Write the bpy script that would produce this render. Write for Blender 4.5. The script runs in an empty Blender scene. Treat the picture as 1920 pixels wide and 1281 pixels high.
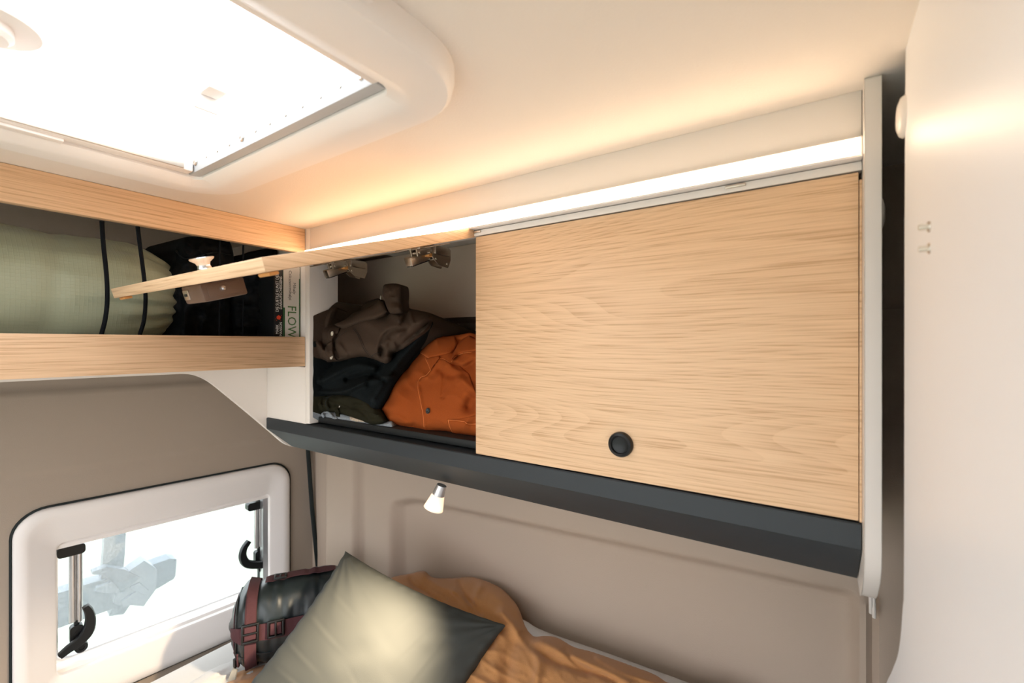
import bpy, bmesh, math, random
import numpy as np
from mathutils import Vector, Matrix
random.seed(4)
PI = math.pi
# ------------------------------------------------------------ camera, world, exposure
LIFT = 1.6            # eye height above the van floor; everything is laid out about the eye and lifted at the end
cd = bpy.data.cameras.new('camera'); cam = bpy.data.objects.new('camera', cd)
bpy.context.scene.collection.objects.link(cam)
cd.sensor_width = 36; cd.lens = 849/1920*36; cd.shift_y = 3.5/1920
cd.clip_start = .01; cd.clip_end = 200
cd.dof.use_dof = True; cd.dof.focus_distance = .85; cd.dof.aperture_fstop = 4.5
cam.rotation_euler = (PI/2, 0, math.radians(34.39))
bpy.context.scene.camera = cam
sc = bpy.context.scene
sc.view_settings.view_transform = 'Standard'; sc.view_settings.look = 'None'
sc.view_settings.gamma = 1; sc.view_settings.use_curve_mapping = False
sc.view_settings.exposure = 0.9
w = bpy.data.worlds.new('sky'); sc.world = w; w.use_nodes = True
bg = w.node_tree.nodes['Background']; bg.inputs[0].default_value = (.93, .95, 1, 1); bg.inputs[1].default_value = 2.7

# ------------------------------------------------------------ maths of the photograph
f_ = 849.; FX, FY = -.5648, .8252; RX, RY = .8252, .5648
def ray(u, v):
    d = u-960.
    return np.stack([FX*f_+RX*d, FY*f_+RY*d, 644.-np.asarray(v, float)+0*d], -1)
def hit(u, v, n, c):
    r = ray(np.asarray(u, float), v); return r*(c/(r@np.array(n, float)))[..., None]

# ------------------------------------------------------------ materials
def new_mat(name):
    m = bpy.data.materials.new(name); m.use_nodes = True
    nt = m.node_tree; return m, nt, nt.nodes['Principled BSDF']
def plain(name, col, rough=.5, metal=0, bump=0, scale=300, sheen=0, spec=.5, coat=0, mottle=0):
    m, nt, b = new_mat(name)
    b.inputs['Base Color'].default_value = (*col, 1); b.inputs['Roughness'].default_value = rough
    b.inputs['Metallic'].default_value = metal; b.inputs['Specular IOR Level'].default_value = spec
    b.inputs['Sheen Weight'].default_value = sheen; b.inputs['Coat Weight'].default_value = coat
    if bump or mottle:
        tc = nt.nodes.new('ShaderNodeTexCoord'); n = nt.nodes.new('ShaderNodeTexNoise')
        n.inputs['Scale'].default_value = scale; n.inputs['Detail'].default_value = 3
        nt.links.new(tc.outputs['Object'], n.inputs['Vector'])
        if bump:
            bp = nt.nodes.new('ShaderNodeBump'); bp.inputs['Strength'].default_value = bump; bp.inputs['Distance'].default_value = .001
            nt.links.new(n.outputs['Fac'], bp.inputs['Height']); nt.links.new(bp.outputs['Normal'], b.inputs['Normal'])
        if mottle:
            cr = nt.nodes.new('ShaderNodeValToRGB')
            cr.color_ramp.elements[0].position = .3; cr.color_ramp.elements[1].position = .7
            cr.color_ramp.elements[0].color = (*[c*(1-mottle) for c in col], 1); cr.color_ramp.elements[1].color = (*[min(1, c*(1+mottle)) for c in col], 1)
            nt.links.new(n.outputs['Fac'], cr.inputs[0]); nt.links.new(cr.outputs[0], b.inputs['Base Color'])
    return m
def emit(name, col, s):
    m = bpy.data.materials.new(name); m.use_nodes = True; nt = m.node_tree; nt.nodes.clear()
    e = nt.nodes.new('ShaderNodeEmission'); e.inputs[0].default_value = (*col, 1); e.inputs[1].default_value = s
    o = nt.nodes.new('ShaderNodeOutputMaterial'); nt.links.new(e.outputs[0], o.inputs[0]); return m
def oak(name, axis='X', figure=1.0, off=(0, 0, 0), light=(.80, .545, .335), dark=(.56, .335, .18)):
    """oak decor: long grain along axis, flowing growth lines and short pores"""
    m, nt, b = new_mat(name); N = nt.nodes.new; L = nt.links.new
    tc = N('ShaderNodeTexCoord')
    mp = N('ShaderNodeMapping'); L(tc.outputs['Object'], mp.inputs[0]); mp.inputs['Location'].default_value = off
    if axis == 'Y': mp.inputs['Rotation'].default_value = (0, 0, PI/2)
    st = N('ShaderNodeMapping'); L(mp.outputs[0], st.inputs[0]); st.inputs['Scale'].default_value = (.16, .6, 1)
    wv = N('ShaderNodeTexNoise'); wv.inputs['Scale'].default_value = 7; wv.inputs['Detail'].default_value = 1.2; wv.inputs['Roughness'].default_value = .35
    L(st.outputs[0], wv.inputs['Vector'])
    mul = N('ShaderNodeMath'); mul.operation = 'MULTIPLY'; mul.inputs[1].default_value = 34*figure+6; L(wv.outputs['Fac'], mul.inputs[0])
    sx = N('ShaderNodeSeparateXYZ'); L(mp.outputs[0], sx.inputs[0])
    mz = N('ShaderNodeMath'); mz.operation = 'MULTIPLY_ADD'; mz.inputs[1].default_value = 120; L(sx.outputs['Z'], mz.inputs[0]); L(mul.outputs[0], mz.inputs[2])
    fr = N('ShaderNodeMath'); fr.operation = 'FRACT'; L(mz.outputs[0], fr.inputs[0])
    r1 = N('ShaderNodeValToRGB'); e = r1.color_ramp.elements
    e[0].position = 0; e[0].color = (0, 0, 0, 1); e[1].position = .85; e[1].color = (1, 1, 1, 1)
    x = e.new(.98); x.color = (.9, .9, .9, 1); x = e.new(1.0); x.color = (0, 0, 0, 1); x = e.new(.3); x.color = (.25, .25, .25, 1)
    L(fr.outputs[0], r1.inputs[0])
    s2 = N('ShaderNodeMapping'); L(mp.outputs[0], s2.inputs[0]); s2.inputs['Scale'].default_value = (9, 380, 560)
    n2 = N('ShaderNodeTexNoise'); n2.inputs['Scale'].default_value = 1; n2.inputs['Detail'].default_value = 3; n2.inputs['Distortion'].default_value = .3
    L(s2.outputs[0], n2.inputs['Vector'])
    r2 = N('ShaderNodeValToRGB'); r2.color_ramp.elements[0].position = .36; r2.color_ramp.elements[1].position = .60
    L(n2.outputs['Fac'], r2.inputs[0])
    mx = N('ShaderNodeMix'); mx.data_type = 'FLOAT'; mx.inputs[0].default_value = .66
    L(r1.outputs[0], mx.inputs[2]); L(r2.outputs[0], mx.inputs[3])
    cr = N('ShaderNodeValToRGB'); cr.color_ramp.elements[0].color = (*dark, 1); cr.color_ramp.elements[1].color = (*light, 1)
    cr.color_ramp.elements[0].position = -.0; cr.color_ramp.elements[1].position = .95
    mid = cr.color_ramp.elements.new(.42); mid.color = (*[a*.28+c*.72 for a, c in zip(dark, light)], 1)
    L(mx.outputs[0], cr.inputs[0]); L(cr.outputs[0], b.inputs['Base Color'])
    b.inputs['Roughness'].default_value = .42; b.inputs['Specular IOR Level'].default_value = .4
    bp = N('ShaderNodeBump'); bp.inputs['Strength'].default_value = .25; bp.inputs['Distance'].default_value = .0006
    L(r2.outputs[0], bp.inputs['Height']); L(bp.outputs[0], b.inputs['Normal'])
    return m
M = {}
M['oak_x'] = oak('oak_closed_door', 'X', 1.0, (.3, 0, .13))
M['oak_open'] = oak('oak_open_door', 'X', .6, (.9, 0, .4))
M['oak_y'] = oak('oak_fascia', 'Y', .25, (.2, .1, .6))
M['white'] = plain('white_laminate', (.83, .77, .715), .38, bump=.05, scale=900)
M['panelw'] = plain('white_partition_laminate', (.90, .905, .925), .42, bump=.04, scale=700)
M['ceil'] = plain('ceiling_felt', (.82, .75, .67), .85, bump=.35, scale=450)
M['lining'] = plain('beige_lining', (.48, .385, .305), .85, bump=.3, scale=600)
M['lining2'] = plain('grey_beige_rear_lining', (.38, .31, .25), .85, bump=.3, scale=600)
M['frame'] = plain('cream_plastic', (.86, .815, .79), .4)
M['skyframe'] = plain('roof_window_plastic', (.84, .79, .745), .42)
M['anth'] = plain('anthracite_board', (.022, .028, .033), .55, bump=.15, scale=900)
M['anth2'] = plain('dark_tray', (.006, .008, .009), .55)
M['black'] = plain('black_plastic', (.006, .007, .008), .4, spec=.35)
M['blackr'] = plain('black_rubber', (.012, .017, .017), .7, spec=.3)
M['cord'] = plain('black_elastic', (.006, .007, .009), .9, spec=.1)
M['chrome'] = plain('chrome', (.72, .72, .74), .18, 1)
M['nickel'] = plain('nickel_steel', (.62, .55, .47), .32, 1)
M['bronze'] = plain('brown_plastic', (.17, .105, .075), .42, .3)
M['alu'] = plain('brushed_aluminium', (.62, .62, .63), .33, .9)
M['peg'] = plain('amber_bumper', (.65, .30, .09), .4)
M['orange'] = plain('rust_corduroy', (.37, .080, .017), .95, bump=.6, scale=1300, mottle=.13, spec=.1)
M['orange_edge'] = plain('rust_stitching', (.75, .22, .05), .8)
M['brown'] = plain('brown_flannel', (.066, .044, .032), 1, bump=.6, scale=1300, mottle=.2, spec=.08)
M['brown_dark'] = plain('brown_seam', (.03, .02, .015), .95)
M['knit'] = plain('black_knit', (.010, .0125, .0135), 1, bump=.9, scale=900, mottle=.5, spec=.06)
M['olive'] = plain('dark_olive_cotton', (.023, .021, .012), 1, spec=.08, bump=.5, scale=1300, mottle=.2)
M['greyw'] = plain('pale_printed_cotton', (.30, .33, .36), .9, bump=.5, scale=600, mottle=.3)
M['knit_cream'] = plain('cream_label', (.62, .50, .38), .8, bump=.8, scale=500, mottle=.35)
M['shell'] = plain('cream_button', (.70, .64, .54), .35)
M['greybtn'] = plain('grey_button', (.035, .042, .045), .4)
M['bagdark'] = plain('black_nylon', (.0045, .0055, .007), .7, spec=.15, bump=.3, scale=700)
M['bagteal'] = plain('dark_teal_nylon', (.011, .018, .021), .38, bump=.12, scale=900, spec=.5)
M['strap'] = plain('maroon_webbing', (.080, .033, .038), .9, spec=.2, bump=.8, scale=1300, mottle=.25)
M['tag'] = plain('grey_tape', (.35, .33, .27), .8)
M['linen'] = plain('ochre_linen', (.46, .215, .075), .95, bump=.55, scale=800, sheen=.2, mottle=.1)
M['sheet'] = plain('white_cotton', (.60, .58, .56), .9, bump=.2, scale=700)
M['orange_bk'] = plain('orange_cushion_back', (.45, .12, .03), .8)
M['paper'] = plain('book_paper', (.62, .60, .55), .8)
M['bk_black'] = plain('black_cover', (.008, .009, .011), .4)
M['bk_white'] = plain('ivory_cover', (.60, .56, .50), .5)
M['bk_green'] = plain('green_cover', (.025, .09, .03), .5)
M['txt_white'] = plain('white_print', (.85, .83, .80), .6)
M['txt_green'] = plain('green_print', (.05, .14, .035), .6)
M['txt_dark'] = plain('dark_print', (.10, .09, .08), .6)
M['red'] = plain('red_print', (.75, .06, .02), .5)
M['rack'] = plain('rack_steel', (.012, .035, .065), .5, .2)
M['rack2'] = plain('rack_plastic', (.09, .12, .16), .5)
M['railgrey'] = plain('grey_rail', (.48, .48, .48), .45)
M['led'] = emit('warm_led', (1.0, .73, .49), 7.8)
M['bulb'] = emit('reading_light_lens', (1.0, .80, .55), 6)
def satin():
    m, nt, b = new_mat('sage_satin')
    b.inputs['Base Color'].default_value = (.054, .057, .052, 1); b.inputs['Roughness'].default_value = .7; b.inputs['Specular IOR Level'].default_value = .22
    b.inputs['Sheen Weight'].default_value = .0; b.inputs['Sheen Roughness'].default_value = .4
    tc = nt.nodes.new('ShaderNodeTexCoord'); n = nt.nodes.new('ShaderNodeTexNoise'); n.inputs['Scale'].default_value = 1100
    bp = nt.nodes.new('ShaderNodeBump'); bp.inputs['Strength'].default_value = .2; bp.inputs['Distance'].default_value = .0006
    nt.links.new(tc.outputs['Object'], n.inputs[0]); nt.links.new(n.outputs['Fac'], bp.inputs['Height']); nt.links.new(bp.outputs[0], b.inputs['Normal'])
    return m
M['satin'] = satin()
def ripstop():
    m, nt, b = new_mat('sage_ripstop'); N = nt.nodes.new; L = nt.links.new
    b.inputs['Base Color'].default_value = (.30, .32, .215, 1); b.inputs['Roughness'].default_value = .5
    b.inputs['Sheen Weight'].default_value = .15
    tc = N('ShaderNodeTexCoord'); hs = []
    for ax in ('Y', 'Z'):
        wv = N('ShaderNodeTexWave'); wv.bands_direction = ax; wv.inputs['Scale'].default_value = 55; wv.inputs['Distortion'].default_value = .3
        L(tc.outputs['Object'], wv.inputs[0]); r = N('ShaderNodeMath'); r.operation = 'POWER'; r.inputs[1].default_value = 8
        L(wv.outputs['Fac'], r.inputs[0]); hs.append(r)
    a = N('ShaderNodeMath'); L(hs[0].outputs[0], a.inputs[0]); L(hs[1].outputs[0], a.inputs[1])
    bp = N('ShaderNodeBump'); bp.inputs['Strength'].default_value = .25; bp.inputs['Distance'].default_value = .0005
    L(a.outputs[0], bp.inputs['Height']); L(bp.outputs[0], b.inputs['Normal']); return m
M['ripstop'] = ripstop()
def acrylic():
    m = bpy.data.materials.new('frosted_acrylic'); m.use_nodes = True; nt = m.node_tree; nt.nodes.clear(); N = nt.nodes.new; L = nt.links.new
    t = N('ShaderNodeBsdfTranslucent'); t.inputs[0].default_value = (.95, .96, .97, 1)
    tr = N('ShaderNodeBsdfTransparent'); mx = N('ShaderNodeMixShader'); mx.inputs[0].default_value = .66
    o = N('ShaderNodeOutputMaterial'); L(t.outputs[0], mx.inputs[1]); L(tr.outputs[0], mx.inputs[2]); L(mx.outputs[0], o.inputs[0]); return m
M['acrylic'] = acrylic()
def pane_glass():
    """acrylic pane, hazy with fine scratches and dust: scatters part of the daylight"""
    m = bpy.data.materials.new('hazy_window_pane'); m.use_nodes = True; nt = m.node_tree; nt.nodes.clear(); N = nt.nodes.new; L = nt.links.new
    t = N('ShaderNodeBsdfTranslucent'); t.inputs[0].default_value = (.92, .98, 1, 1)
    tr = N('ShaderNodeBsdfTransparent'); tr.inputs[0].default_value = (.97, 1, .99, 1)
    g = N('ShaderNodeBsdfGlossy'); g.inputs['Roughness'].default_value = .03
    tc = N('ShaderNodeTexCoord'); n = N('ShaderNodeTexNoise'); n.inputs['Scale'].default_value = 260; n.inputs['Detail'].default_value = 4
    L(tc.outputs['Object'], n.inputs[0])
    mr = N('ShaderNodeMapRange'); mr.inputs[1].default_value = .3; mr.inputs[2].default_value = .7; mr.inputs[3].default_value = .05; mr.inputs[4].default_value = .15
    L(n.outputs['Fac'], mr.inputs[0])
    mx = N('ShaderNodeMixShader'); L(mr.outputs[0], mx.inputs[0]); L(tr.outputs[0], mx.inputs[1]); L(t.outputs[0], mx.inputs[2])
    m2 = N('ShaderNodeMixShader'); m2.inputs[0].default_value = .03; L(mx.outputs[0], m2.inputs[1]); L(g.outputs[0], m2.inputs[2])
    o = N('ShaderNodeOutputMaterial'); L(m2.outputs[0], o.inputs[0]); return m
M['pane'] = pane_glass()
def frosted():
    m, nt, b = new_mat('frosted_lamp_glass')
    b.inputs['Base Color'].default_value = (.8, .72, .65, 1); b.inputs['Roughness'].default_value = .5
    b.inputs['Transmission Weight'].default_value = .35
    b.inputs['Emission Color'].default_value = (1, .72, .5, 1); b.inputs['Emission Strength'].default_value = .30
    return m
M['frost'] = frosted()
def grass():
    m, nt, b = new_mat('sunlit_grass'); N = nt.nodes.new; L = nt.links.new
    tc = N('ShaderNodeTexCoord'); n = N('ShaderNodeTexNoise'); n.inputs['Scale'].default_value = 9; n.inputs['Detail'].default_value = 8; n.inputs['Roughness'].default_value = .75
    cr = N('ShaderNodeValToRGB'); cr.color_ramp.elements[0].color = (.20, .235, .17, 1); cr.color_ramp.elements[1].color = (.34, .37, .29, 1)
    cr.color_ramp.elements[0].position = .35; cr.color_ramp.elements[1].position = .65
    L(tc.outputs['Object'], n.inputs[0]); L(n.outputs['Fac'], cr.inputs[0]); L(cr.outputs[0], b.inputs['Base Color']); b.inputs['Roughness'].default_value = 1
    return m
M['grass'] = grass()

# ------------------------------------------------------------ builders
ORI = {}
def link(o): sc.collection.objects.link(o)
def root(name, label, cat, loc, group=None):
    o = bpy.data.objects.new(name, None); link(o); o.location = loc; o.empty_display_size = .05
    o['label'] = label; o['category'] = cat
    if group: o['group'] = group
    ORI[o.name] = Vector(loc); return o
def obj(name, verts, faces, mat, parent=None, loc=None, smooth=True, label=None, kind=None, cat=None, group=None, sharp=40):
    verts = np.asarray(verts, float)
    if parent is not None: org = ORI[parent.name]
    elif loc is not None: org = Vector(loc)
    else: org = Vector((0, 0, 0))
    me = bpy.data.meshes.new(name)
    wl = Vector((0, 0, 0))
    me.from_pydata([tuple(v) for v in (verts-np.array(org))], [], [tuple(int(i) for i in fc) for fc in faces])
    me.validate(); me.update()
    bm = bmesh.new(); bm.from_mesh(me); bmesh.ops.recalc_face_normals(bm, faces=bm.faces); bm.to_mesh(me); bm.free()
    me.materials.append(mat if not isinstance(mat, str) else M[mat])
    if smooth:
        me.polygons.foreach_set('use_smooth', [True]*len(me.polygons)); me.set_sharp_from_angle(angle=math.radians(sharp))
    o = bpy.data.objects.new(name, me); link(o)
    if parent is not None: o.parent = parent
    else: o.location = org
    ORI[o.name] = Vector(org)
    if label: o['label'] = label
    if cat: o['category'] = cat
    if group: o['group'] = group
    if kind: o['kind'] = kind
    return o
class MB:
    def __init__(s): s.v = []; s.f = []
    def add(s, v, f):
        k = len(s.v); s.v += [tuple(p) for p in v]; s.f += [tuple(i+k for i in q) for q in f]; return s
    def box(s, x, y, z, bev=.0012, mtx=None):
        bm = bmesh.new(); bmesh.ops.create_cube(bm, size=1)
        for v in bm.verts: v.co = Vector((x[0]+(v.co.x+.5)*(x[1]-x[0]), y[0]+(v.co.y+.5)*(y[1]-y[0]), z[0]+(v.co.z+.5)*(z[1]-z[0])))
        if bev: bmesh.ops.bevel(bm, geom=bm.edges[:], offset=bev, segments=2, profile=.5, affect='EDGES')
        if mtx is not None: bm.transform(mtx)
        bm.verts.index_update(); s.add([v.co[:] for v in bm.verts], [[v.index for v in q.verts] for q in bm.faces]); bm.free(); return s
    def loft(s, loops, closed=True, cap0=False, cap1=False):
        n = len(loops[0]); v = [p for l in loops for p in l]; q = []
        for i in range(len(loops)-1):
            for j in range(n if closed else n-1):
                k = (j+1) % n; q.append((i*n+j, i*n+k, (i+1)*n+k, (i+1)*n+j))
        if cap0: q.append(tuple(range(n)))
        if cap1: q.append(tuple(range((len(loops)-1)*n, len(loops)*n)))
        return s.add(v, q)
    def lathe(s, prof, mtx=Matrix(), n=28):
        """profile [(r, h)] about local z"""
        loops = [[tuple(mtx @ Vector((r*math.cos(2*PI*j/n), r*math.sin(2*PI*j/n), h))) for j in range(n)] for r, h in prof]
        return s.loft(loops, True, True, True)
    def tube(s, pts, r, n=8):
        pts = [Vector(p) for p in pts]; loops = []; up = None
        for i, p in enumerate(pts):
            t = (pts[min(i+1, len(pts)-1)]-pts[max(i-1, 0)]).normalized()
            if up is None: up = t.orthogonal().normalized()
            up = (up-t*up.dot(t)).normalized(); sd = t.cross(up)
            rr = r[i] if isinstance(r, (list, tuple)) else r
            loops.append([tuple(p+up*rr*math.cos(2*PI*j/n)+sd*rr*math.sin(2*PI*j/n)) for j in range(n)])
        return s.loft(loops, True, True, True)
    def prism(s, poly, axis, a, b):
        """polygon in the two other axes, extruded along axis from a to b"""
        def P(p, c):
            return {'x': (c, p[0], p[1]), 'y': (p[0], c, p[1]), 'z': (p[0], p[1], c)}[axis]
        return s.loft([[P(p, a) for p in poly], [P(p, b) for p in poly]], True, True, True)
    def ob(s, name, mat, parent=None, **k): return obj(name, s.v, s.f, mat, parent, **k)
def bx(name, x, y, z, mat, parent=None, bev=.0012, **k): return MB().box(x, y, z, bev).ob(name, mat, parent, **k)
def smooth_pts(pts, k=8, closed=False):
    P = [np.array(p, float) for p in pts]; n = len(P); out = []
    for i in range(n if closed else n-1):
        g = (lambda j: P[j % n]) if closed else (lambda j: P[min(max(j, 0), n-1)])
        a, b, c, d = g(i-1), g(i), g(i+1), g(i+2)
        for t in np.linspace(0, 1, k, endpoint=False):
            out.append(.5*((2*b)+(-a+c)*t+(2*a-5*b+4*c-d)*t*t+(-a+3*b-3*c+d)*t**3))
    if not closed: out.append(P[-1])
    return out
def rrect(x0, x1, y0, y1, r, n=8):
    out = []
    for cx, cy, a in ((x1-r, y1-r, 0), (x0+r, y1-r, 90), (x0+r, y0+r, 180), (x1-r, y0+r, 270)):
        for i in range(n+1):
            t = math.radians(a+90*i/n); out.append((cx+r*math.cos(t), cy+r*math.sin(t)))
    return out
rng = np.random.RandomState(7); TAB = rng.rand(64, 64, 64) if False else rng.rand(24, 256, 256)
def vn(x, y, seed=0):
    x = np.asarray(x, float)+seed*17.3; y = np.asarray(y, float)+seed*9.1
    xi = np.floor(x).astype(int); yi = np.floor(y).astype(int); fx = x-xi; fy = y-yi
    fx = fx*fx*fx*(fx*(fx*6-15)+10); fy = fy*fy*fy*(fy*(fy*6-15)+10); T = TAB[seed % 24]
    g = lambda a, b: T[a % 256, b % 256]
    return (g(xi, yi)*(1-fx)+g(xi+1, yi)*fx)*(1-fy)+(g(xi, yi+1)*(1-fx)+g(xi+1, yi+1)*fx)*fy-.5
def seg_dist(U, V, poly, closed):
    d = np.full(U.shape, 1e9); qx = np.zeros(U.shape); qy = np.zeros(U.shape); n = len(poly)
    for i in range(n if closed else n-1):
        ax, ay = poly[i]; bx_, by = poly[(i+1) % n]; dx, dy = bx_-ax, by-ay; L2 = dx*dx+dy*dy+1e-9
        t = np.clip(((U-ax)*dx+(V-ay)*dy)/L2, 0, 1); px = ax+t*dx; py = ay+t*dy
        dd = np.hypot(U-px, V-py); m = dd < d; d = np.where(m, dd, d); qx = np.where(m, px, qx); qy = np.where(m, py, qy)
    return d, qx, qy
def inside(U, V, poly):
    c = np.zeros(U.shape, bool); n = len(poly); j = n-1
    for i in range(n):
        xi, yi = poly[i]; xj, yj = poly[j]
        m = ((yi > V) != (yj > V)) & (U < (xj-xi)*(V-yi)/(yj-yi+1e-12)+xi); c ^= m; j = i
    return c
CLAMP = [None]
class Cloth:
    """a lump of cloth: its outline, the plane its rim lies on, and the height of its folds above that plane"""
    def __init__(s, outline, n, c, bulge, R, folds=(), noise=(), base=None, tilt=None, smooth=True):
        s.poly = [tuple(p) for p in (smooth_pts(outline, 4, True) if smooth else outline)]
        nn = np.array(n, float); s.n = nn/np.linalg.norm(nn); s.c = c; s.bulge = bulge; s.R = R
        s.folds = [(smooth_pts(p, 5), wd, h) for p, wd, h in folds]; s.noise = noise; s.base = base
    def h(s, U, V):
        d, _, _ = seg_dist(U, V, s.poly, True); d = np.where(inside(U, V, s.poly), d, 0)
        k = np.clip(d/s.R, 0, 1); prof = np.sqrt(np.clip(1-(1-k)**2, 0, 1)); h = s.bulge*prof
        for p, wd, hh in s.folds:
            dd, _, _ = seg_dist(U, V, p, False); h = h+hh*np.exp(-(dd/wd)**2)*np.clip(d/8, 0, 1)
        for amp, sx, sy, ang, seed in s.noise:
            a = math.radians(ang); x = (U*math.cos(a)+V*math.sin(a))/sx; y = (-U*math.sin(a)+V*math.cos(a))/sy
            r = 1-np.abs(2*vn(x+.6*vn(x*.7, y*.7, seed+3), y, seed))*2
            h = h+amp*r*np.clip(d/14, 0, 1)
        if s.base is not None: h = h+s.base.h(U, V)
        return h
    def P(s, U, V, extra=0):
        U = np.asarray(U, float); V = np.asarray(V, float)
        r = ray(U, V); return r*((s.c+s.h(U, V)+extra)/(r@s.n))[..., None]
    def mesh(s, g=3., thick=.1, floor=None):
        xs = [p[0] for p in s.poly]; ys = [p[1] for p in s.poly]
        u = np.arange(min(xs)-g, max(xs)+2*g, g); v = np.arange(min(ys)-g, max(ys)+2*g, g)
        U, V = np.meshgrid(u, v, indexing='ij'); ins = inside(U, V, s.poly)
        cell = ins[:-1, :-1] | ins[1:, :-1] | ins[:-1, 1:] | ins[1:, 1:]
        used = np.zeros(U.shape, bool)
        for a, b in ((0, 0), (1, 0), (0, 1), (1, 1)): used[a:U.shape[0]-1+a, b:U.shape[1]-1+b] |= cell
        d, qx, qy = seg_dist(U, V, s.poly, True); out = used & ~ins
        U = np.where(out, qx, U); V = np.where(out, qy, V)
        idx = -np.ones(U.shape, int); idx[used] = np.arange(used.sum())
        Uu, Vv = U[used], V[used]; front = s.P(Uu, Vv)
        sv = s.base; n = len(front)
        r = ray(Uu, Vv); h0 = s.base.h(Uu, Vv) if s.base is not None else 0
        bk = r*((s.c+h0)/(r@s.n))[..., None]-s.n*thick
        if floor is not None:
            front[:, 1] = np.minimum(front[:, 1], .962); bk = front.copy(); bk[:, 2] = floor
        if CLAMP[0] is not None:
            lim = CLAMP[0]+.004*vn(front[:, 2]*40, front[:, 1]*9, 3)+.002
            k = np.where(front[:, 0] < lim, lim/front[:, 0], 1); front = front*k[:, None]; nr = front[:, 1] < .606; front[nr, 1] = .606; front[nr, 0] = np.maximum(front[nr, 0], lim[nr]); bk[:, 0] = np.maximum(bk[:, 0], CLAMP[0]+.001)
        ii, jj = np.nonzero(cell)
        F = np.stack([idx[ii, jj], idx[ii+1, jj], idx[ii+1, jj+1], idx[ii, jj+1]], 1)
        faces = [tuple(q) for q in F]; ec = {}
        for q in faces:
            for k in range(4):
                a, b = q[k], q[(k+1) % 4]; ec[(min(a, b), max(a, b))] = ec.get((min(a, b), max(a, b)), 0)+1
        ff = faces+[tuple(i+n for i in q[::-1]) for q in faces]
        ff += [(a, b, b+n, a+n) for (a, b), c in ec.items() if c == 1]
        return np.concatenate([front, bk]), ff
    def ob(s, name, mat, parent, g=3., thick=.1, floor=None, **k):
        v, q = s.mesh(g, thick, floor); return obj(name, v, q, mat, parent, sharp=75, **k)
    def seam(s, pts, rad=.0008, lift=.0006, k=6):
        p = np.array(smooth_pts(pts, k)); return [tuple(a) for a in s.P(p[:, 0], p[:, 1], lift)]
    def mtx(s, u, v, lift=0, tilt=None):
        p = Vector(s.P(np.array([float(u)]), np.array([float(v)]), lift)[0]); z = Vector(s.n if tilt is None else tilt).normalized()
        m = z.to_track_quat('Z', 'Y').to_matrix().to_4x4(); m.translation = p; return m
def Z(ox, oy, k, pts): return [(ox+x/k, oy+y/k) for x, y in pts]

# ------------------------------------------------------------ setting: outside ground, shell
obj('ground', [(-60, -60, -2.15), (60, -60, -2.15), (60, 60, -2.15), (-60, 60, -2.15)], [(0, 1, 2, 3)], 'grass', kind='structure', smooth=False, label='pale sunlit grass outside the rear window')
bx('floor', (-1.75, 1.6), (-1.05, 1.08), (-1.64, -1.6), plain('floor_vinyl', (.32, .28, .24), .5), kind='structure', bev=0)
# ceiling with the roof-window opening
def flat_ring(outer, inner, z0, z1):
    o = rrect(*outer, .02); i = rrect(*inner)
    return [[(x, y, z0) for x, y in i], [(x, y, z0) for x, y in o], [(x, y, z1) for x, y in o], [(x, y, z1) for x, y in i], [(x, y, z0) for x, y in i]]
CZ = .2665
MB().loft(flat_ring((-1.75, 1.6, -1.05, 1.08), (-.81, -.335, -.42, .325, .04), CZ, .31)).ob('ceiling', 'ceil', kind='structure', smooth=False)
# side wall behind the locker: pressed lining with recess, pillar rib, ledge and groove
def ss(a, b, x):
    t = np.clip((x-a)/(b-a), 0, 1); return t*t*(3-2*t)
xs = np.concatenate([np.arange(-1.75, .30, .0085), np.arange(.30, 1.60, .05)]); zs = np.arange(-1.62, .30, .0085)
X, Zg = np.meshgrid(xs, zs, indexing='ij')
Y = .95-.07*ss(-.2, .3, Zg)
top = -.462+.045*(X+1.10)
cl = ss(-1.118, -1.075, X)
rec = cl*(1-ss(.030, .060, X))*ss(.0, .035, top-.02*(1-ss(-1.1, -1.0, X))-Zg)
Y = Y+.034*rec
Y = Y+.022*(1-ss(.056, .066, Zg))*ss(-.15, -.10, Zg)
Y = Y-.028*(ss(-1.43, -1.405, X)*(1-ss(-1.265, -1.235, X)))*(1-ss(-.12, -.02, Zg))
for gx, gw in ((.0665, .0050),): Y = Y+.016*np.exp(-((X-gx)/gw)**2)*(Zg < -.2)
nx, nz = X.shape; idx = np.arange(nx*nz).reshape(nx, nz)
V = np.stack([X, Y, Zg], -1).reshape(-1, 3)
Fq = np.stack([idx[:-1, :-1], idx[1:, :-1], idx[1:, 1:], idx[:-1, 1:]], -1).reshape(-1, 4)
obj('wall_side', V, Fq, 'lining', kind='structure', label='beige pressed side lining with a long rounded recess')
# rear wall, turned a little, with window hole
RO = np.array([-1.53, .95, 0]); RD = np.array([.103, .9947, 0]); RN = np.array([.9947, -.103, 0])
def rw(s, z, h=0): return tuple(RO+RD*s+RN*h+np.array([0, 0, z]))
S = np.concatenate([np.arange(-1.9, -.70, .02), np.arange(-.70, .13, .01)]); ZZ = np.concatenate([np.arange(-1.62, -.95, .03), np.arange(-.95, .30, .008)])
hs = []
for s_ in S:
    for z in ZZ:
        h = .006*float(ss(-.328, -.318, np.array(z)))-.010*float(ss(-.125, -.112, np.array(z)))+.012*float(ss(.10, .12, np.array(z)))
        hs.append(rw(s_, z, h))
def cellok(i, j):
    a, b = (S[i]+S[i+1])/2, (ZZ[j]+ZZ[j+1])/2
    return not (-.70 < a < -.115 and -.90 < b < -.45)
q = [(i*len(ZZ)+j, (i+1)*len(ZZ)+j, (i+1)*len(ZZ)+j+1, i*len(ZZ)+j+1) for i in range(len(S)-1) for j in range(len(ZZ)-1) if cellok(i, j)]
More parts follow.
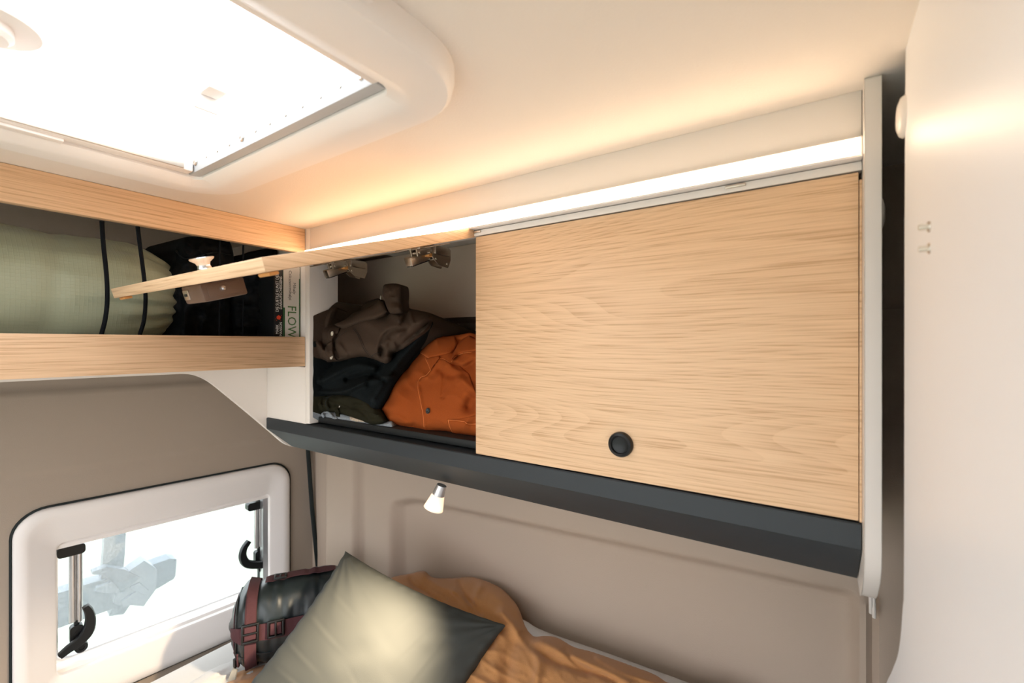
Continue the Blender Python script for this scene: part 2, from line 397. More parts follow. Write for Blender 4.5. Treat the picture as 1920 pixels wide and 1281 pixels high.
obj('wall_rear', hs, q, 'lining2', kind='structure', label='grey beige rear door lining')
# corner seal between rear door and side wall
MB().tube([rw(-.030, -.05, .02), rw(-.026, -.386, .02), rw(-.012, -.6, .022), rw(.008, -.82, .025), rw(.02, -1.2, .025)], .0075).ob('trim_1', 'blackr', kind='structure', label='dark rubber door seal in the corner')
# partition at the right
prof = [(-1.0, -1.6), (-1.0, CZ), (.535, CZ), (.542, .1), (.545, -.20), (.553, -.25), (.58, -.305), (.63, -.355), (.70, -.42), (.76, -.52), (.80, -.7), (.83, -1.6)]
pl = smooth_pts([(y, z) for y, z in prof[3:]], 4)
prof = prof[:3]+[tuple(p) for p in pl]
pw = MB().prism(prof, 'x', .0625, .0805)
bm = bmesh.new(); me = bpy.data.meshes.new('t'); me.from_pydata(pw.v, [], pw.f); bm.from_mesh(me)
ed = [e for e in bm.edges if abs(e.verts[0].co.x-e.verts[1].co.x) < 1e-5 and e.verts[0].co.x < .07]
bmesh.ops.bevel(bm, geom=ed, offset=.0045, segments=4, profile=.5, affect='EDGES')
bm.verts.index_update()
obj('wall_partition', [v.co[:] for v in bm.verts], [[v.index for v in f.verts] for f in bm.faces], 'panelw', kind='structure', label='plain white partition panel at the right'); bm.free()
# unseen van side behind the viewer: sliding door opening sized for daylight fill
fw = MB()
fw.box((-1.75, -1.35), (-1.05, -1.02), (-1.6, CZ), 0); fw.box((.06, 1.6), (-1.05, -1.02), (-1.6, CZ), 0); fw.box((-1.35, .06), (-1.05, -1.02), (.20, CZ), 0)
fw.ob('wall_unseen_side', 'lining', kind='structure', smooth=False)

bx('wall_unseen_front', (1.57, 1.6), (-1.02, 1.08), (-1.6, CZ), 'lining', kind='structure', bev=0)  # unseen end wall, added to keep daylight out behind the partition
# ------------------------------------------------------------ rear window
wr = root('window_1', 'cream framed hinged rear window above the bed', 'window', rw(-.41, -.94)); wr['kind'] = 'structure'; del wr['category']
OUT = (-.735, -.085, -.94, -.411); INN = (-.66, -.152, -.842, -.505)
def wl(rect, r, h, d=0):
    return [rw(a, b, h) for a, b in rrect(rect[0]+d, rect[1]-d, rect[2]+d, rect[3]-d, r)]
MB().loft([wl(OUT, .062, -.004), wl(OUT, .062, .003), wl(OUT, .062, .012, .0015), wl(OUT, .058, .016, .006), wl(OUT, .045, .018, .026), wl(OUT, .04, .0125, .034), wl(INN, .018, .0125, -.004), wl(INN, .016, .009), wl(INN, .016, -.050)]).ob('window_frame', 'frame', wr)
MB().loft([wl(OUT, .066, -.003, -.005), wl(OUT, .066, .005, -.0045), wl(OUT, .064, .006, -.001), wl(OUT, .062, -.004, .002)]).ob('gasket', 'blackr', wr)
# outer glazing frame and pane
G = (-.675, -.140, -.858, -.49)
MB().loft([wl(G, .03, -.052), wl(G, .03, -.050, .012), wl(G, .03, -.062, .018), wl(G, .03, -.07, .018)]).ob('glazing_rim', 'frame', wr)
MB().loft([wl(G, .03, -.066), wl(G, .03, -.070)], True, True, True).ob('pane', 'pane', wr)
MB().loft([wl(G, .03, -.0625, .0185), wl(G, .03, -.0625, .0235), wl(G, .03, -.066, .0235)]).ob('pane_seal', 'alu', wr)
# blind cassette lip under the top edge
MB().loft([[rw(s_, -.500, -.002), rw(s_, -.512, .004), rw(s_, -.522, .001), rw(s_, -.525, -.008), rw(s_, -.525, -.030), rw(s_, -.500, -.034)] for s_ in (-.664, -.149)], True, True, True).ob('blind_cassette', 'frame', wr)
# bottom sill rail and side blind channel
MB().loft([[rw(s_, -.842, -.005), rw(s_, -.834, -.008), rw(s_, -.832, -.025), rw(s_, -.834, -.046), rw(s_, -.846, -.048)] for s_ in (-.664, -.149)], True, True, True).ob('sill_rail', 'frame', wr)
MB().loft([[rw(s_, z, h) for s_, h in ((-.152, -.004), (-.166, -.008), (-.168, -.028), (-.152, -.030))] for z in (-.840, -.522)], True, True, True).ob('blind_channel', 'alu', wr)
def stay(name, s0, sgn, zt, zb, reach=1.0):
    """folding stay: aluminium telescopic arm, black top bracket, hooked black handle"""
    o = MB(); h = -.038
    o.tube([rw(s0-.004, zt-.012, h), rw(s0-.004, zb, h)], .0075, 10); o.tube([rw(s0+.009, zt-.012, h), rw(s0+.009, zb-.004, h)], .0068, 10)
    a = o.ob(name, 'alu', wr)
    t = MB(); t.loft([[rw(s, z, hh) for s, z in rrect(s0-.034, s0+.020, zt-.022, zt+.004, .008)] for hh in (h-.014, h+.012)], True, True, True)
    t.ob('top_bracket', 'black', a)
    k = MB()
    k.tube([rw(s0+.004, zb+.002, h), rw(s0+.004, zb-.018, h)], .006)
    k.loft([[rw(s, z, hh) for s, z in rrect(s0-.010, s0+.016, zb-.058, zb-.010, .008)] for hh in (h-.010, h+.010)], True, True, True)
    for zz in (zb-.032, zb-.072):
        m = Vector(RN).to_track_quat('Z', 'Y').to_matrix().to_4x4(); m.translation = Vector(rw(s0+.012, zz, h+.006))
        k.lathe([(.0, .002), (.006, .002), (.0065, .005), (.013, .005), (.014, -.004), (0, -.004)], m, 20)
    k.ob('joint', 'black', a)
    hp = smooth_pts([(s0+sgn*.018, zb+.040), (s0+sgn*.026, zb+.02), (s0+sgn*.028, zb-.006), (s0+sgn*.022, zb-.032), (s0+sgn*.006, zb-.048), (s0-sgn*.014, zb-.058), (s0-sgn*.030, zb-.068)], 5)
    hp = [np.array([s0+(p[0]-s0)*(reach if (p[0]-s0)*sgn > 0 else 1), p[1]]) for p in hp]
    wd = np.interp(np.linspace(0, 1, len(hp)), [0, .1, .45, .7, 1], [.007, .0085, .0125, .012, .007])
    loops = []
    for i, p in enumerate(hp):
        t_ = hp[min(i+1, len(hp)-1)]-hp[max(i-1, 0)]; t_ = t_/np.linalg.norm(t_); nn = np.array([-t_[1], t_[0]])
        a_ = p+nn*wd[i]; b_ = p-nn*wd[i]
        loops.append([rw(*(a_*.9+b_*.1), h+.030), rw(*a_, h+.026), rw(*a_, h+.016), rw(*b_, h+.016), rw(*b_, h+.026), rw(*(b_*.9+a_*.1), h+.030)])
    MB().loft(loops, True, True, True).ob('handle', 'black', a)
stay('stay_arm', -.622, 1, -.535, -.735)
stay('stay_arm', -.172, -1, -.540, -.695, 1.9)
MB().loft([[rw(s_, z, h) for s_, h in ((-.150, -.03), (-.163, -.03), (-.163, -.06), (-.150, -.06))] for z in (-.842, -.525)], True, True, True).ob('channel_gap', 'blackr', wr)

# ------------------------------------------------------------ roof window
sk = root('window_2', 'bright frosted roof window in a cream frame', 'window', (-.57, -.05, .245)); sk['kind'] = 'structure'; del sk['category']
SO = (-.85, -.275, -.47, .362); SI = (-.79, -.352, -.40, .303)
def sl(rect, r, z, d=0): return [(a, b, z) for a, b in rrect(rect[0]+d, rect[1]-d, rect[2]+d, rect[3]-d, r, 10)]
MB().loft([sl(SO, .085, CZ), sl(SO, .085, .256), sl(SO, .083, .247, .002), sl(SO, .08, .243, .006), sl(SI, .035, .2425, -.024), sl(SI, .032, .2445, -.018), sl(SI, .018, .250, -.002), sl(SI, .012, .252), sl(SI, .012, .31)]).ob('window_frame', 'skyframe', sk)
MB().box((-.2765, -.268), (-.47, .215), (.2485, CZ), .001).ob('edge_strip', 'skyframe', sk)
dome = [sl(SI, .04, .33, -.01), sl(SI, .04, .352, .02), sl(SI, .05, .372, .07), sl(SI, .04, .380, .14)]
MB().loft(dome, True, False, True).ob('dome', 'acrylic', sk)
MB().loft([sl(SI, .012, .31), sl(SI, .03, .31, -.012), sl(SI, .04, .33, -.011)]).ob('dome_collar', 'skyframe', sk)
rl = MB().box((-.79, -.36), (.289, .3025), (.2545, .282), .001).ob('hinge_rail', 'railgrey', sk)
MB().box((-.7700, -.7680), (-.39, .275), (.2560, .2640), .0003).ob('blind_gap_shade', 'nickel', sk)  # grey strip put in for the shaded gap along the blind rail
for i in range(12):
    x = -.765+i*.035
    big = i in (0, 4, 11)
    m = Matrix.Translation((x, .2885, .268)) @ Matrix.Rotation(PI/2, 4, 'X')
    if big: MB().lathe([(0, .001), (.0018, .001), (.002, .0022), (.0042, .0018), (.0048, 0), (0, 0)], m, 16).ob('screw', 'nickel', rl)
    else: MB().lathe([(0, .0006), (.0016, .0006), (.0018, 0), (0, 0)], m, 10).ob('rivet', 'nickel', rl)
MB().box((-.7895, -.770), (-.39, .288), (.2545, .270), .003).box((-.7895, -.777), (-.38, .15), (.2505, .256), .001).ob('blind_rail', 'skyframe', sk)
MB().box((-.366, -.3525), (-.39, .292), (.2545, .275), .003).ob('blind_rail', 'skyframe', sk)
MB().lathe([(0, .0), (.022, 0), (.026, .004), (.026, .012), (0, .012)], Matrix.Translation((-.69, .070, .306)), 32).lathe([(0, 0), (.046, 0), (.050, .006), (0, .006)], Matrix.Translation((-.69, .070, .318)), 32).ob('turn_knob', 'skyframe', sk)
MB().box((-.628, -.600), (.240, .262), (.305, .322), .003).box((-.632, -.628), (.236, .262), (.288, .322), .001).ob('latch', 'skyframe', sk)

# ------------------------------------------------------------ overhead locker (its own things: panel, LED, lamp)
D = .600
lk = root('overhead_locker', 'long white overhead locker with oak lift-up doors and a dark grey base', 'cabinet', (-.47, .6, -.19))
bx('valance', (-.976, .0345), (.600, .614), (.1825, CZ), 'white', lk, .0006)
bx('divider', (-.994, -.976), (.5985, .673), (-.186, CZ), 'white', lk, .0012)
bx('front_panel', (-1.168, -.9945), (.6005, .614), (-.1885, -.0555), 'white', lk, .0008)
bx('inner_floor', (-1.165, .034), (.6205, .925), (-.186, -.172), 'anth2', lk, .002)
bx('top_panel', (-.976, .034), (.614, .853), (.240, .252), 'white', lk, .0005)
bx('lit_back_panel', (-1.42, .034), (.846, .853), (.064, .2395), plain('lit_beige_board', (.66, .52, .41), .7), lk, .0005)  # added board; the back wall's lit tone is put into its pale colour
# dark base: upright band and a slope running back to the wall
base = [(.600, -.1895), (.5985, -.191), (.5985, -.2165), (.600, -.2185), (.664, -.2735), (.668, -.276), (.94, -.276), (.94, -.1895)]
MB().prism(base, 'x', -1.1675, .034).ob('base', 'anth', lk, sharp=20)
pan = [(.577, CZ), (.5755, .2650), (.5755, -.205), (.578, -.225), (.589, -.243), (.618, -.270), (.628, -.277), (.640, -.281), (.94, -.281), (.94, CZ)]
pn = MB().prism(pan, 'x', .0350, .0492)
bm = bmesh.new(); me = bpy.data.meshes.new('t2'); me.from_pydata(pn.v, [], pn.f); bm.from_mesh(me)
bmesh.ops.bevel(bm, geom=[e for e in bm.edges if abs(e.verts[0].co.x-e.verts[1].co.x) < 1e-5], offset=.0012, segments=2, profile=.5, affect='EDGES'); bm.verts.index_update()
obj('side_panel', [v.co[:] for v in bm.verts], [[v.index for v in f.verts] for f in bm.faces], 'white', lk, label='white end panel with curved lower corner', sharp=30); bm.free()
bx('edge_lipping', (.0325, .0348), (.599, .616), (-.188, .172), 'oak_x', lk, .0003)
bx('rail', (-.976, .0345), (.5965, .6005), (.1815, .1905), 'white', lk, .0005)
# closed door
cdz = (-.1868, .1800)
d1 = bx('door', (-.4838, .0318), (.598, .614), cdz, 'oak_x', lk, .0009, label='closed oak door with a round black push knob')
km = Matrix.Translation((-.2275, .598, -.1385)) @ Matrix.Rotation(PI/2, 4, 'X')
kb = MB().lathe([(0, .004), (.0085, .0042), (.0112, .0052), (.0118, .0075), (.0128, .0082), (.0160, .0068), (.0172, .004), (.0172, 0), (0, 0)], km, 40)
kb.ob('knob', 'black', d1)
for x in (-.085, -.482):
    MB().box((x-.011, x+.011), (.5935, .5975), (.1860, .1895), .0008).ob('hinge_stop', 'nickel', lk)
# open door, swung up about its top edge
th = math.atan2(.287, .958); e_ = Vector((0, -math.cos(th), -math.sin(th))); n_ = Vector((0, -math.sin(th), math.cos(th)))
MO = Matrix(((1, 0, 0, 0), (0, e_.y, n_.y, .6), (0, e_.z, n_.z, .1805), (0, 0, 0, 1)))
d2 = MB().box((-.9745, -.4865), (.0, .367), (0, .016), .0009, MO).ob('door', 'oak_open', lk, label='open oak door lifted up, seen edge-on')
MB().box((-.4866, -.4861), (.0004, .3666), (.0004, .0156), .0001, MO).ob('edge_band', 'oak_y', d2)
MB().lathe([(0, .0165), (.0075, .0165), (.0095, .019), (.0080, .024), (.0095, .0285), (.0150, .0325), (.0160, .0345), (.0150, .0355), (0, .0345)], MO @ Matrix.Translation((-.7350, .319, 0)), 32).ob('knob', 'chrome', d2, label='polished round push knob')
lb = MB().box((-.766, -.703), (.285, .345), (-.026, 0), .003, MO)
lat = lb.ob('latch', 'bronze', d2, label='brown latch box')
MB().box((-.7615, -.744), (.3445, .3465), (-.0200, -.006), .0008, MO).ob('latch_plate', 'nickel', lat)
MB().box((-.757, -.7485), (.346, .3475), (-.0150, -.011), .0005, MO).ob('latch_slot', 'black', lat)
MB().box((-.7035, -.7015), (.292, .338), (-.0215, -.004), .001, MO).ob('latch_plate', 'bronze', lat)
MB().lathe([(0, .004), (.003, .003), (.0042, 0), (.0015, -.001), (0, -.001)], MO @ Matrix.Translation((-.7015, .318, -.011)) @ Matrix.Rotation(PI/2, 4, 'Y'), 16).ob('latch_pin', 'chrome', lat)
for x in (-.502, -.958):
    MB().box((x-.012, x+.012), (.350, .362), (-.0045, 0), .0018, MO).ob('bumper', 'peg', d2)
# concealed hinges: door plate, links, spring block, cup arm
def hinge(x, k=1.0):
    h = MB()
    h.box((x-.020, x+.020), (.012, .060), (-.0025, 0), .0006, MO)
    h.box((x-.026, x-.014), (.030, .044), (-.0035, 0), .0012, MO)
    h.box((x+.014, x+.026), (.030, .044), (-.0035, 0), .0012, MO)
    for dx in (-.009, .006):
        h.box((x+dx, x+dx+.003), (-.002, .036), (-.016, -.002), .0006, MO)
    h.tube([MO @ Vector((x-.012, .030, -.010)), MO @ Vector((x+.012, .030, -.010))], .0022)
    h.tube([MO @ Vector((x-.012, .004, -.013)), MO @ Vector((x+.012, .004, -.013))], .0022)
    # carcass-side arm
    h.box((x-.014, x+.014), (.610, .650), (.166, .182), .002)
    h.prism([(.604, .178), (.606, .160), (.622, .147), (.648, .145), (.655, .160), (.655, .180)], 'x', x-.010, x-.0075)
    h.prism([(.604, .178), (.606, .160), (.622, .147), (.648, .145), (.655, .160), (.655, .180)], 'x', x+.0075, x+.010)
    h.tube([(x-.012, .616, .158), (x+.012, .616, .158)], .0025); h.tube([(x-.012, .645, .152), (x+.012, .645, .152)], .0020)
    g = h.ob('hinge', 'nickel', lk)
    s = MB(); mm = Matrix.Translation((x-.012, .590, .158)) @ Matrix.Rotation(math.radians(24), 4, 'X') @ Matrix.Rotation(math.radians(-8), 4, 'Z')
    s.box((-.010, .010), (-.024, .020), (-.010, .006), .0012, mm); s.ob('hinge_block', 'nickel', g)
    s = MB(); s.box((-.0085, .0085), (-.023, .019), (-.0115, -.0098), .0005, mm); s.ob('hinge_cover', 'black', g)
    s = MB(); s.box((x-.002, x+.009), (.597, .609), (.160, .168), .001); s.ob('hinge_clip', 'peg', g)
hinge(-.852); hinge(-.602)
MB().tube([MO @ Vector((-.93, .030, -.003)), MO @ Vector((-.52, .030, -.003))], .0012).ob('torsion_rod', 'nickel', lk)

led = root('led_light_strip', 'glowing warm white light strip along the top of the overhead locker', 'light', (-.45, .59, .2))
MB().box((-.975, .0345), (.5846, .5998), (.1915, .1944), .0005).box((-.975, .0345), (.5874, .5998), (.2117, .2132), .0004).box((-.975, .0345), (.5955, .5998), (.1944, .2117), .0002).ob('profile', 'frame', led)
MB().box((-.974, .0325), (.5852, .5954), (.1945, .2116), .0003).ob('diffuser', 'led', led)
MB().box((.0325, .0345), (.5850, .5998), (.1945, .2130), .0005).ob('end_cap', 'white', led)

# reading light under the locker
LP = Vector((-.603, .640, -.276)); dr = Vector((-.30, -.20, -1)).normalized(); q_ = dr.to_track_quat('Z', 'Y').to_matrix().to_4x4(); q_.translation = LP
rd = root('reading_light', 'small cone-shaped reading light hanging under the locker base', 'lamp', LP)
MB().lathe([(0, -.004), (.0095, -.004), (.0097, 0), (.0122, .015), (.0122, .0155), (0, .0155)], q_, 32).ob('lamp_base', 'alu', rd)
MB().lathe([(.0114, .0156), (.0124, .0158), (.0188, .0420), (.0193, .0435), (.0182, .0435), (.0120, .018)], q_, 36).ob('lamp_shade', 'frost', rd)
MB().lathe([(0, .0400), (.0172, .0400), (.0176, .0412), (0, .0418)], q_, 32).ob('lens', 'bulb', rd)
ld = bpy.data.lights.new('reading_bulb', 'SPOT'); ld.energy = 46; ld.color = (1, .80, .56); ld.spot_size = math.radians(86); ld.spot_blend = 1.0; ld.shadow_soft_size = .016
lo = bpy.data.objects.new('reading_bulb', ld); link(lo); lo.parent = rd
tgt = Vector((-.90, .48, -.76)); dd = (tgt-LP).normalized(); lo.location = q_.to_3x3() @ Vector((0, 0, .0445)); lo.rotation_euler = dd.to_track_quat('-Z', 'Y').to_euler()

# ------------------------------------------------------------ rear shelf with oak fascias
rs = root('rear_shelf', 'open overhead shelf across the rear with two oak fascia boards', 'shelf', (-1.1, .1, -.06))
bx('upper_fascia', (-1.010, -.994), (-.60, .5985), (.2095, CZ-.0005), 'oak_y', rs, .0008)
bx('lower_fascia', (-1.010, -.994), (-.60, .5985), (-.0535, .0150), 'oak_y', rs, .0008)
bx('shelf_board', (-1.50, -1.0105), (-.60, .93), (-.0535, -.042), 'white', rs, .0008)
brk = smooth_pts([(.20, -.067), (.3742, -.0675), (.4184, -.0680), (.4444, -.074), (.4715, -.0905), (.5116, -.1288), (.5606, -.1772), (.5998, -.2170), (.6272, -.2450), (.6442, -.2620), (.660, -.2725), (.675, -.2790), (.70, -.281)], 4)
brp = [(-.60, -.0545), (-.60, -.0665)]+[tuple(p) for p in brk]+[(.93, -.281), (.93, -.0545)]
MB().prism(brp, 'x', -1.182, -1.1685).ob('bracket_panel', 'white', rs, sharp=50)

bx('end_panel', (-1.495, -.9946), (.6002, .613), (-.0415, .2655), 'white', rs, .0006)
# elastic cords across the shelf opening
for i, (pts, lab) in enumerate([
    ([(191, 415), (194, 460), (200, 520), (201, 565), (197, 600), (190, 628), (186, 650)], 'black elastic cord, the first from the left, over the green stuff sack'),
    ([(258, 425), (263, 465), (270, 520), (273, 560), (270, 600), (262, 628), (256, 650)], 'black elastic cord near the gathered end of the green stuff sack'),
    ([(412, 450), (412, 560), (411, 650)], 'thin black elastic cord in front of the black bag beside the cushioned middle'),
    ([(456, 460), (456, 560), (455, 650)], 'thin black elastic cord closest to the books')]):
    xx = -1.0165
    P = hit([p[0] for p in pts], [p[1] for p in pts], (1, 0, 0), xx)
    if i < 2: P[:, 0] += np.interp(range(len(P)), range(len(P)), [0]*len(P))
    pp = smooth_pts([tuple(p) for p in P], 6)
    lab = ['black elastic cord crossing the middle of the green stuff sack', 'black elastic cord near the gathered end of the green stuff sack', 'dark elastic cord behind the polished knob of the open door', 'dark elastic cord between the polished knob and the books'][i]
    MB().tube([tuple(p) for p in pp], .0033 if i < 2 else .0019, 8).ob('elastic_cord', 'cord', None, loc=tuple(pp[-1]), label=lab, cat='cord')

# green stuff sack: lying cylinder with gathered end
def stuff_sack():
    L = []; nA = 160; ys = np.concatenate([np.linspace(-.38, .27, 66), .27+.13*np.sin(np.linspace(.03, 1, 34)*PI/2)])
    cx, cz, r0 = -1.165, .082, .1235
    for i, y in enumerate(ys):
        t = max(0, (y-.265)/.135); rr = r0*math.sqrt(max(0, 1-t**2.6))*(1-.03*math.exp(-((y-.19)/.012)**2))
        rr = max(rr, .012)
        a = np.linspace(0, 2*PI, nA, endpoint=False)
        g = .0030*np.sin(a*13+2.6*np.sin(a*3)+1.5*np.sin(a*5+1))*np.clip((y-.24)/.10, 0, 1)*(rr/r0)**.3+.0016*np.sin(a*23+1+2*np.sin(a*2))*np.clip((y-.27)/.08, 0, 1)
        nz = .0055*vn(a*2.5, np.full(nA, y*9), 2)+.003*vn(a*6, np.full(nA, y*16), 5)+.004*vn(a*3, np.full(nA, y*30), 8)*np.clip((y-.15)/.1, 0, 1)
        R = rr+g*1.0+nz*1.2
        fl = -np.sin(a); R = np.where(np.sin(a) < -.93, R*.985, R)
        L.append([(cx+R[k]*math.cos(a[k]), y+.010*math.sin(a[k]*1), max(cz+R[k]*math.sin(a[k])*.99, -.0415)) for k in range(nA)])
    o = MB().loft(L, True, True, True)
    st = root('stuff_sack', 'sage green stuffed sleeping bag sack lying on the rear shelf', 'bag', (cx, 0, -.0415))
    o.ob('sack_body', 'ripstop', st, sharp=80)
    c = Vector(L[-1][0]); c = Vector((cx, .398, cz))
    MB().lathe([(.004, -.02), (.013, -.004), (.011, .002), (.014, .012), (.004, .016)], Matrix.Translation(c) @ Matrix.Rotation(-PI/2, 4, 'X'), 14).ob('gathered_neck', 'ripstop', st)
    MB().tube([tuple(c+Vector(d)) for d in ((.01, .0, .02), (.03, .01, .03), (.045, .0, .01), (.05, .0, -.02), (.04, .0, -.05))], .0022).box((c.x+.03, c.x+.046), (c.y-.01, c.y+.006), (c.z-.075, c.z-.045), .003).ob('cord_lock', 'black', st)
stuff_sack()
# black bags on the shelf
NX = (1, .12, 0)
ba = root('travel_bag', 'slumped black nylon bag on the rear shelf beside the green sack', 'bag', (-1.13, .42, -.0415))
A_ = Cloth([(300, 652), (309, 600), (303, 560), (308, 520), (325, 487), (327, 468), (336, 452), (352, 444), (400, 446), (430, 452), (440, 500), (436, 560), (438, 652)], (1, .05, 0), -1.11, .055, 60,
    [([(312, 545), (345, 500), (385, 478), (425, 470)], 9, .010), ([(330, 470), (350, 486), (400, 470), (430, 476)], 7, -.014), ([(345, 640), (350, 580), (375, 530)], 14, .012), ([(325, 500), (338, 560), (340, 620)], 6, -.008)], [(.010, 42, 30, 30, 1), (.004, 18, 12, 50, 4)])
A_.ob('bag_body', 'bagdark', ba, 3, .17)
MB().tube(A_.seam([(330, 470), (350, 486), (400, 474), (432, 478)]), .0016).ob('bag_seam', 'black', ba)
bb = root('packed_jacket', 'black folded jacket on the rear shelf between the nylon bag and the books', 'jacket', (-1.12, .53, -.0415))
B_ = Cloth([(434, 652), (432, 590), (428, 540), (440, 506), (444, 492), (462, 478), (500, 468), (522, 470), (528, 560), (527, 652)], (1, .03, 0), -1.115, .05, 45,
    [([(436, 520), (470, 505), (515, 510)], 9, .010), ([(440, 560), (470, 540), (520, 548)], 8, -.012), ([(440, 600), (480, 585), (524, 596)], 10, .010), ([(470, 480), (490, 500), (518, 490)], 6, .008)], [(.009, 38, 22, 0, 6), (.003, 14, 10, 20, 9)])
B_.ob('jacket_body', 'bagdark', bb, 3, .12)
Cc = Cloth([(430, 520), (433, 500), (448, 494), (462, 506), (466, 525), (450, 535), (434, 535)], (1, .03, 0), -1.10, .02, 14, [], [(.004, 12, 9, 20, 3)], base=None)
Cc.ob('jacket_hood', 'bagdark', bb, 3, .05)

# books
def text_mesh(name, s, size, mat, parent, p, ex, ey, bold=0, align='LEFT', sx=1.0, fit=None):
    cu = bpy.data.curves.new(name, 'FONT'); cu.body = s; cu.size = size; cu.extrude = .00008; cu.offset = bold; cu.align_x = align; cu.resolution_u = 2
    t = bpy.data.objects.new('tmp_text', cu); link(t); bpy.context.view_layer.update()
    me = bpy.data.meshes.new_from_object(t.evaluated_get(bpy.context.evaluated_depsgraph_get())); bpy.data.objects.remove(t)
    ex = Vector(ex).normalized(); ey = Vector(ey).normalized(); n = ex.cross(ey)
    if fit: sx = fit/max(v.co.x for v in me.vertices)
    vs = [tuple(Vector(p)+ex*v.co.x*sx+ey*v.co.y+n*v.co.z) for v in me.vertices]; fs = [tuple(q.vertices) for q in me.polygons]
    bpy.data.meshes.remove(me); return obj(name, vs, fs, mat, parent, smooth=False)
def book(name, label, y0, y1, h, cover, side, dx=.13):
    xs = -1.0145; z0 = -.0415
    b = root(name, label, 'book', (xs-dx/2, (y0+y1)/2, z0), 'books at the end of the rear shelf')
    t = .0012
    c = MB(); c.box((xs-dx, xs), (y0, y0+t), (z0, z0+h), .0003); c.box((xs-dx, xs), (y1-t, y1), (z0, z0+h), .0003)
    c.ob('cover', side, b)
    bx('spine', (xs-.0014, xs), (y0+.0002, y1-.0002), (z0, z0+h), cover, b, .0004)
    bx('pages', (xs-dx+.003, xs-.002), (y0+t, y1-t), (z0+.002, z0+h-.002), 'paper', b, .0002)
    return b, xs
def yb(u): return float(hit(u, 600, (1, 0, 0), -1.0145)[1])
def zb(u, v): return float(hit(u, v, (1, 0, 0), -1.0145)[2])
b1, xs1 = book('paperback', 'black paperback with white and red spine print on the rear shelf', yb(513.5), yb(530.2), .228, 'bk_black', 'bk_black')
k1 = zb(520, 600)/(-600+644)
text_mesh('title', 'DIE SUBTILE KUNST DES', .0094, 'txt_white', b1, (xs1+.0003, yb(522.2), zb(520, 585)), (0, 0, 1), (0, -1, 0), .0, fit=.0857)
text_mesh('title', 'DARAUFSCHEISSENS', .0085, 'txt_white', b1, (xs1+.0003, yb(528.6), zb(526, 580)), (0, 0, 1), (0, -1, 0), .0, fit=.0744)
text_mesh('author', 'MARK', .0094, 'txt_white', b1, (xs1+.0003, yb(522.2), zb(520, 626.5)), (0, 0, 1), (0, -1, 0), .0, fit=.0216)
text_mesh('author', 'MANSON', .0085, 'txt_white', b1, (xs1+.0003, yb(528.6), zb(526, 630)), (0, 0, 1), (0, -1, 0), .0, fit=.031)
bc = Vector((xs1+.0004, yb(522.5), zb(522.5, 595.5))); bl = []
for i in range(40):
    a = 2*PI*i/40; r = .0046*(1+.12*math.sin(a*5)+.16*(i % 5 == 0)+.35*(i in (23, 31)))
    bl.append((bc.x, bc.y+r*math.cos(a), bc.z+r*math.sin(a)))
bm_ = MB().add(bl, [tuple(range(40))])
for dy, dz, r in ((-.005, -.0065, .0009), (.0045, -.007, .0007), (-.007, -.0035, .0006), (.006, .005, .0006)):
    bm_.add([(bc.x, bc.y+dy+r*math.cos(a), bc.z+dz+r*math.sin(a)) for a in np.linspace(0, 2*PI, 8, endpoint=False)], [tuple(range(8))])
bm_.ob('ink_blot', 'red', b1, smooth=False)
b2, xs2 = book('paperback', 'ivory paperback with large green title letters on the rear shelf', yb(530.6), yb(562.5), .230, 'bk_white', 'bk_green')
text_mesh('title', 'FLOW', .0295, 'txt_green', b2, (xs2+.0003, yb(539.5), zb(545, 573)), (0, 0, -1), (0, 1, 0), .0, fit=.075)
text_mesh('author', 'Mihaly', .0098, 'txt_dark', b2, (xs2+.0003, yb(549.5), zb(550, 530)), (0, 0, -1), (0, 1, 0), .0, fit=.027)
text_mesh('author', 'Csikszentmihalyi', .0098, 'txt_dark', b2, (xs2+.0003, yb(541.5), zb(542, 507)), (0, 0, -1), (0, 1, 0), .0, fit=.068)
bx('band', (xs2-.0012, xs2+.0003), (yb(560.6), yb(562.4)), (-.041, .1515), 'bk_green', b2, .0002)
bx('band', (xs2-.0012, xs2+.0003), (yb(530.8), yb(534.2)), (-.041, .082), 'bk_green', b2, .0002)

# ------------------------------------------------------------ clothes in the open locker bay
NY = (0, -1, 0)
CLAMP[0] = -.9752
zo = lambda pts: Z(700, 600, 5.57, pts)
so = root('orange_shirt', 'folded rust orange corduroy shirt with one dark button in the open bay', 'shirt', (-.62, .75, -.172))
OR = Cloth(zo([(645, 115), (700, 140), (760, 165), (900, 155), (1000, 135), (1080, 150), (1250, 170), (1300, 600), (1300, 1250), (1080, 1218), (960, 1200), (850, 1190), (760, 1160), (640, 1165), (520, 1170), (400, 1145), (290, 1120), (190, 1100), (110, 1040), (22, 935), (40, 880), (120, 740), (190, 620), (330, 460), (470, 330), (540, 230)]),
    (0, -.93, .36), -.93*.672-.36*.16, .036, 42,
    [(zo([(470, 650), (465, 700), (490, 840), (520, 1000), (535, 1150)]), 3.5, .0035), (zo([(540, 600), (600, 535), (690, 405)]), 3.5, .003), (zo([(850, 470), (930, 500), (1050, 440)]), 5, -.009), (zo([(700, 520), (800, 580), (920, 570), (1020, 490)]), 7, -.007),
     (zo([(740, 600), (730, 700), (720, 800)]), 4, -.003), (zo([(900, 600), (1000, 700), (1080, 760)]), 9, .010), (zo([(1000, 900), (1050, 830), (1100, 820)]), 12, -.016), (zo([(420, 1110), (440, 1140), (500, 1160)]), 5, -.008), (zo([(380, 520), (420, 620), (380, 700)]), 12, -.006), (zo([(230, 720), (240, 850), (160, 940)]), 14, .006), (zo([(150, 1030), (250, 1020), (330, 1080)]), 8, .007), (zo([(880, 330), (930, 220), (1010, 160)]), 14, -.016), (zo([(960, 1100), (1010, 1010), (1090, 960)]), 8, .007)],
    [(.0018, 40, 28, 35, 2)])
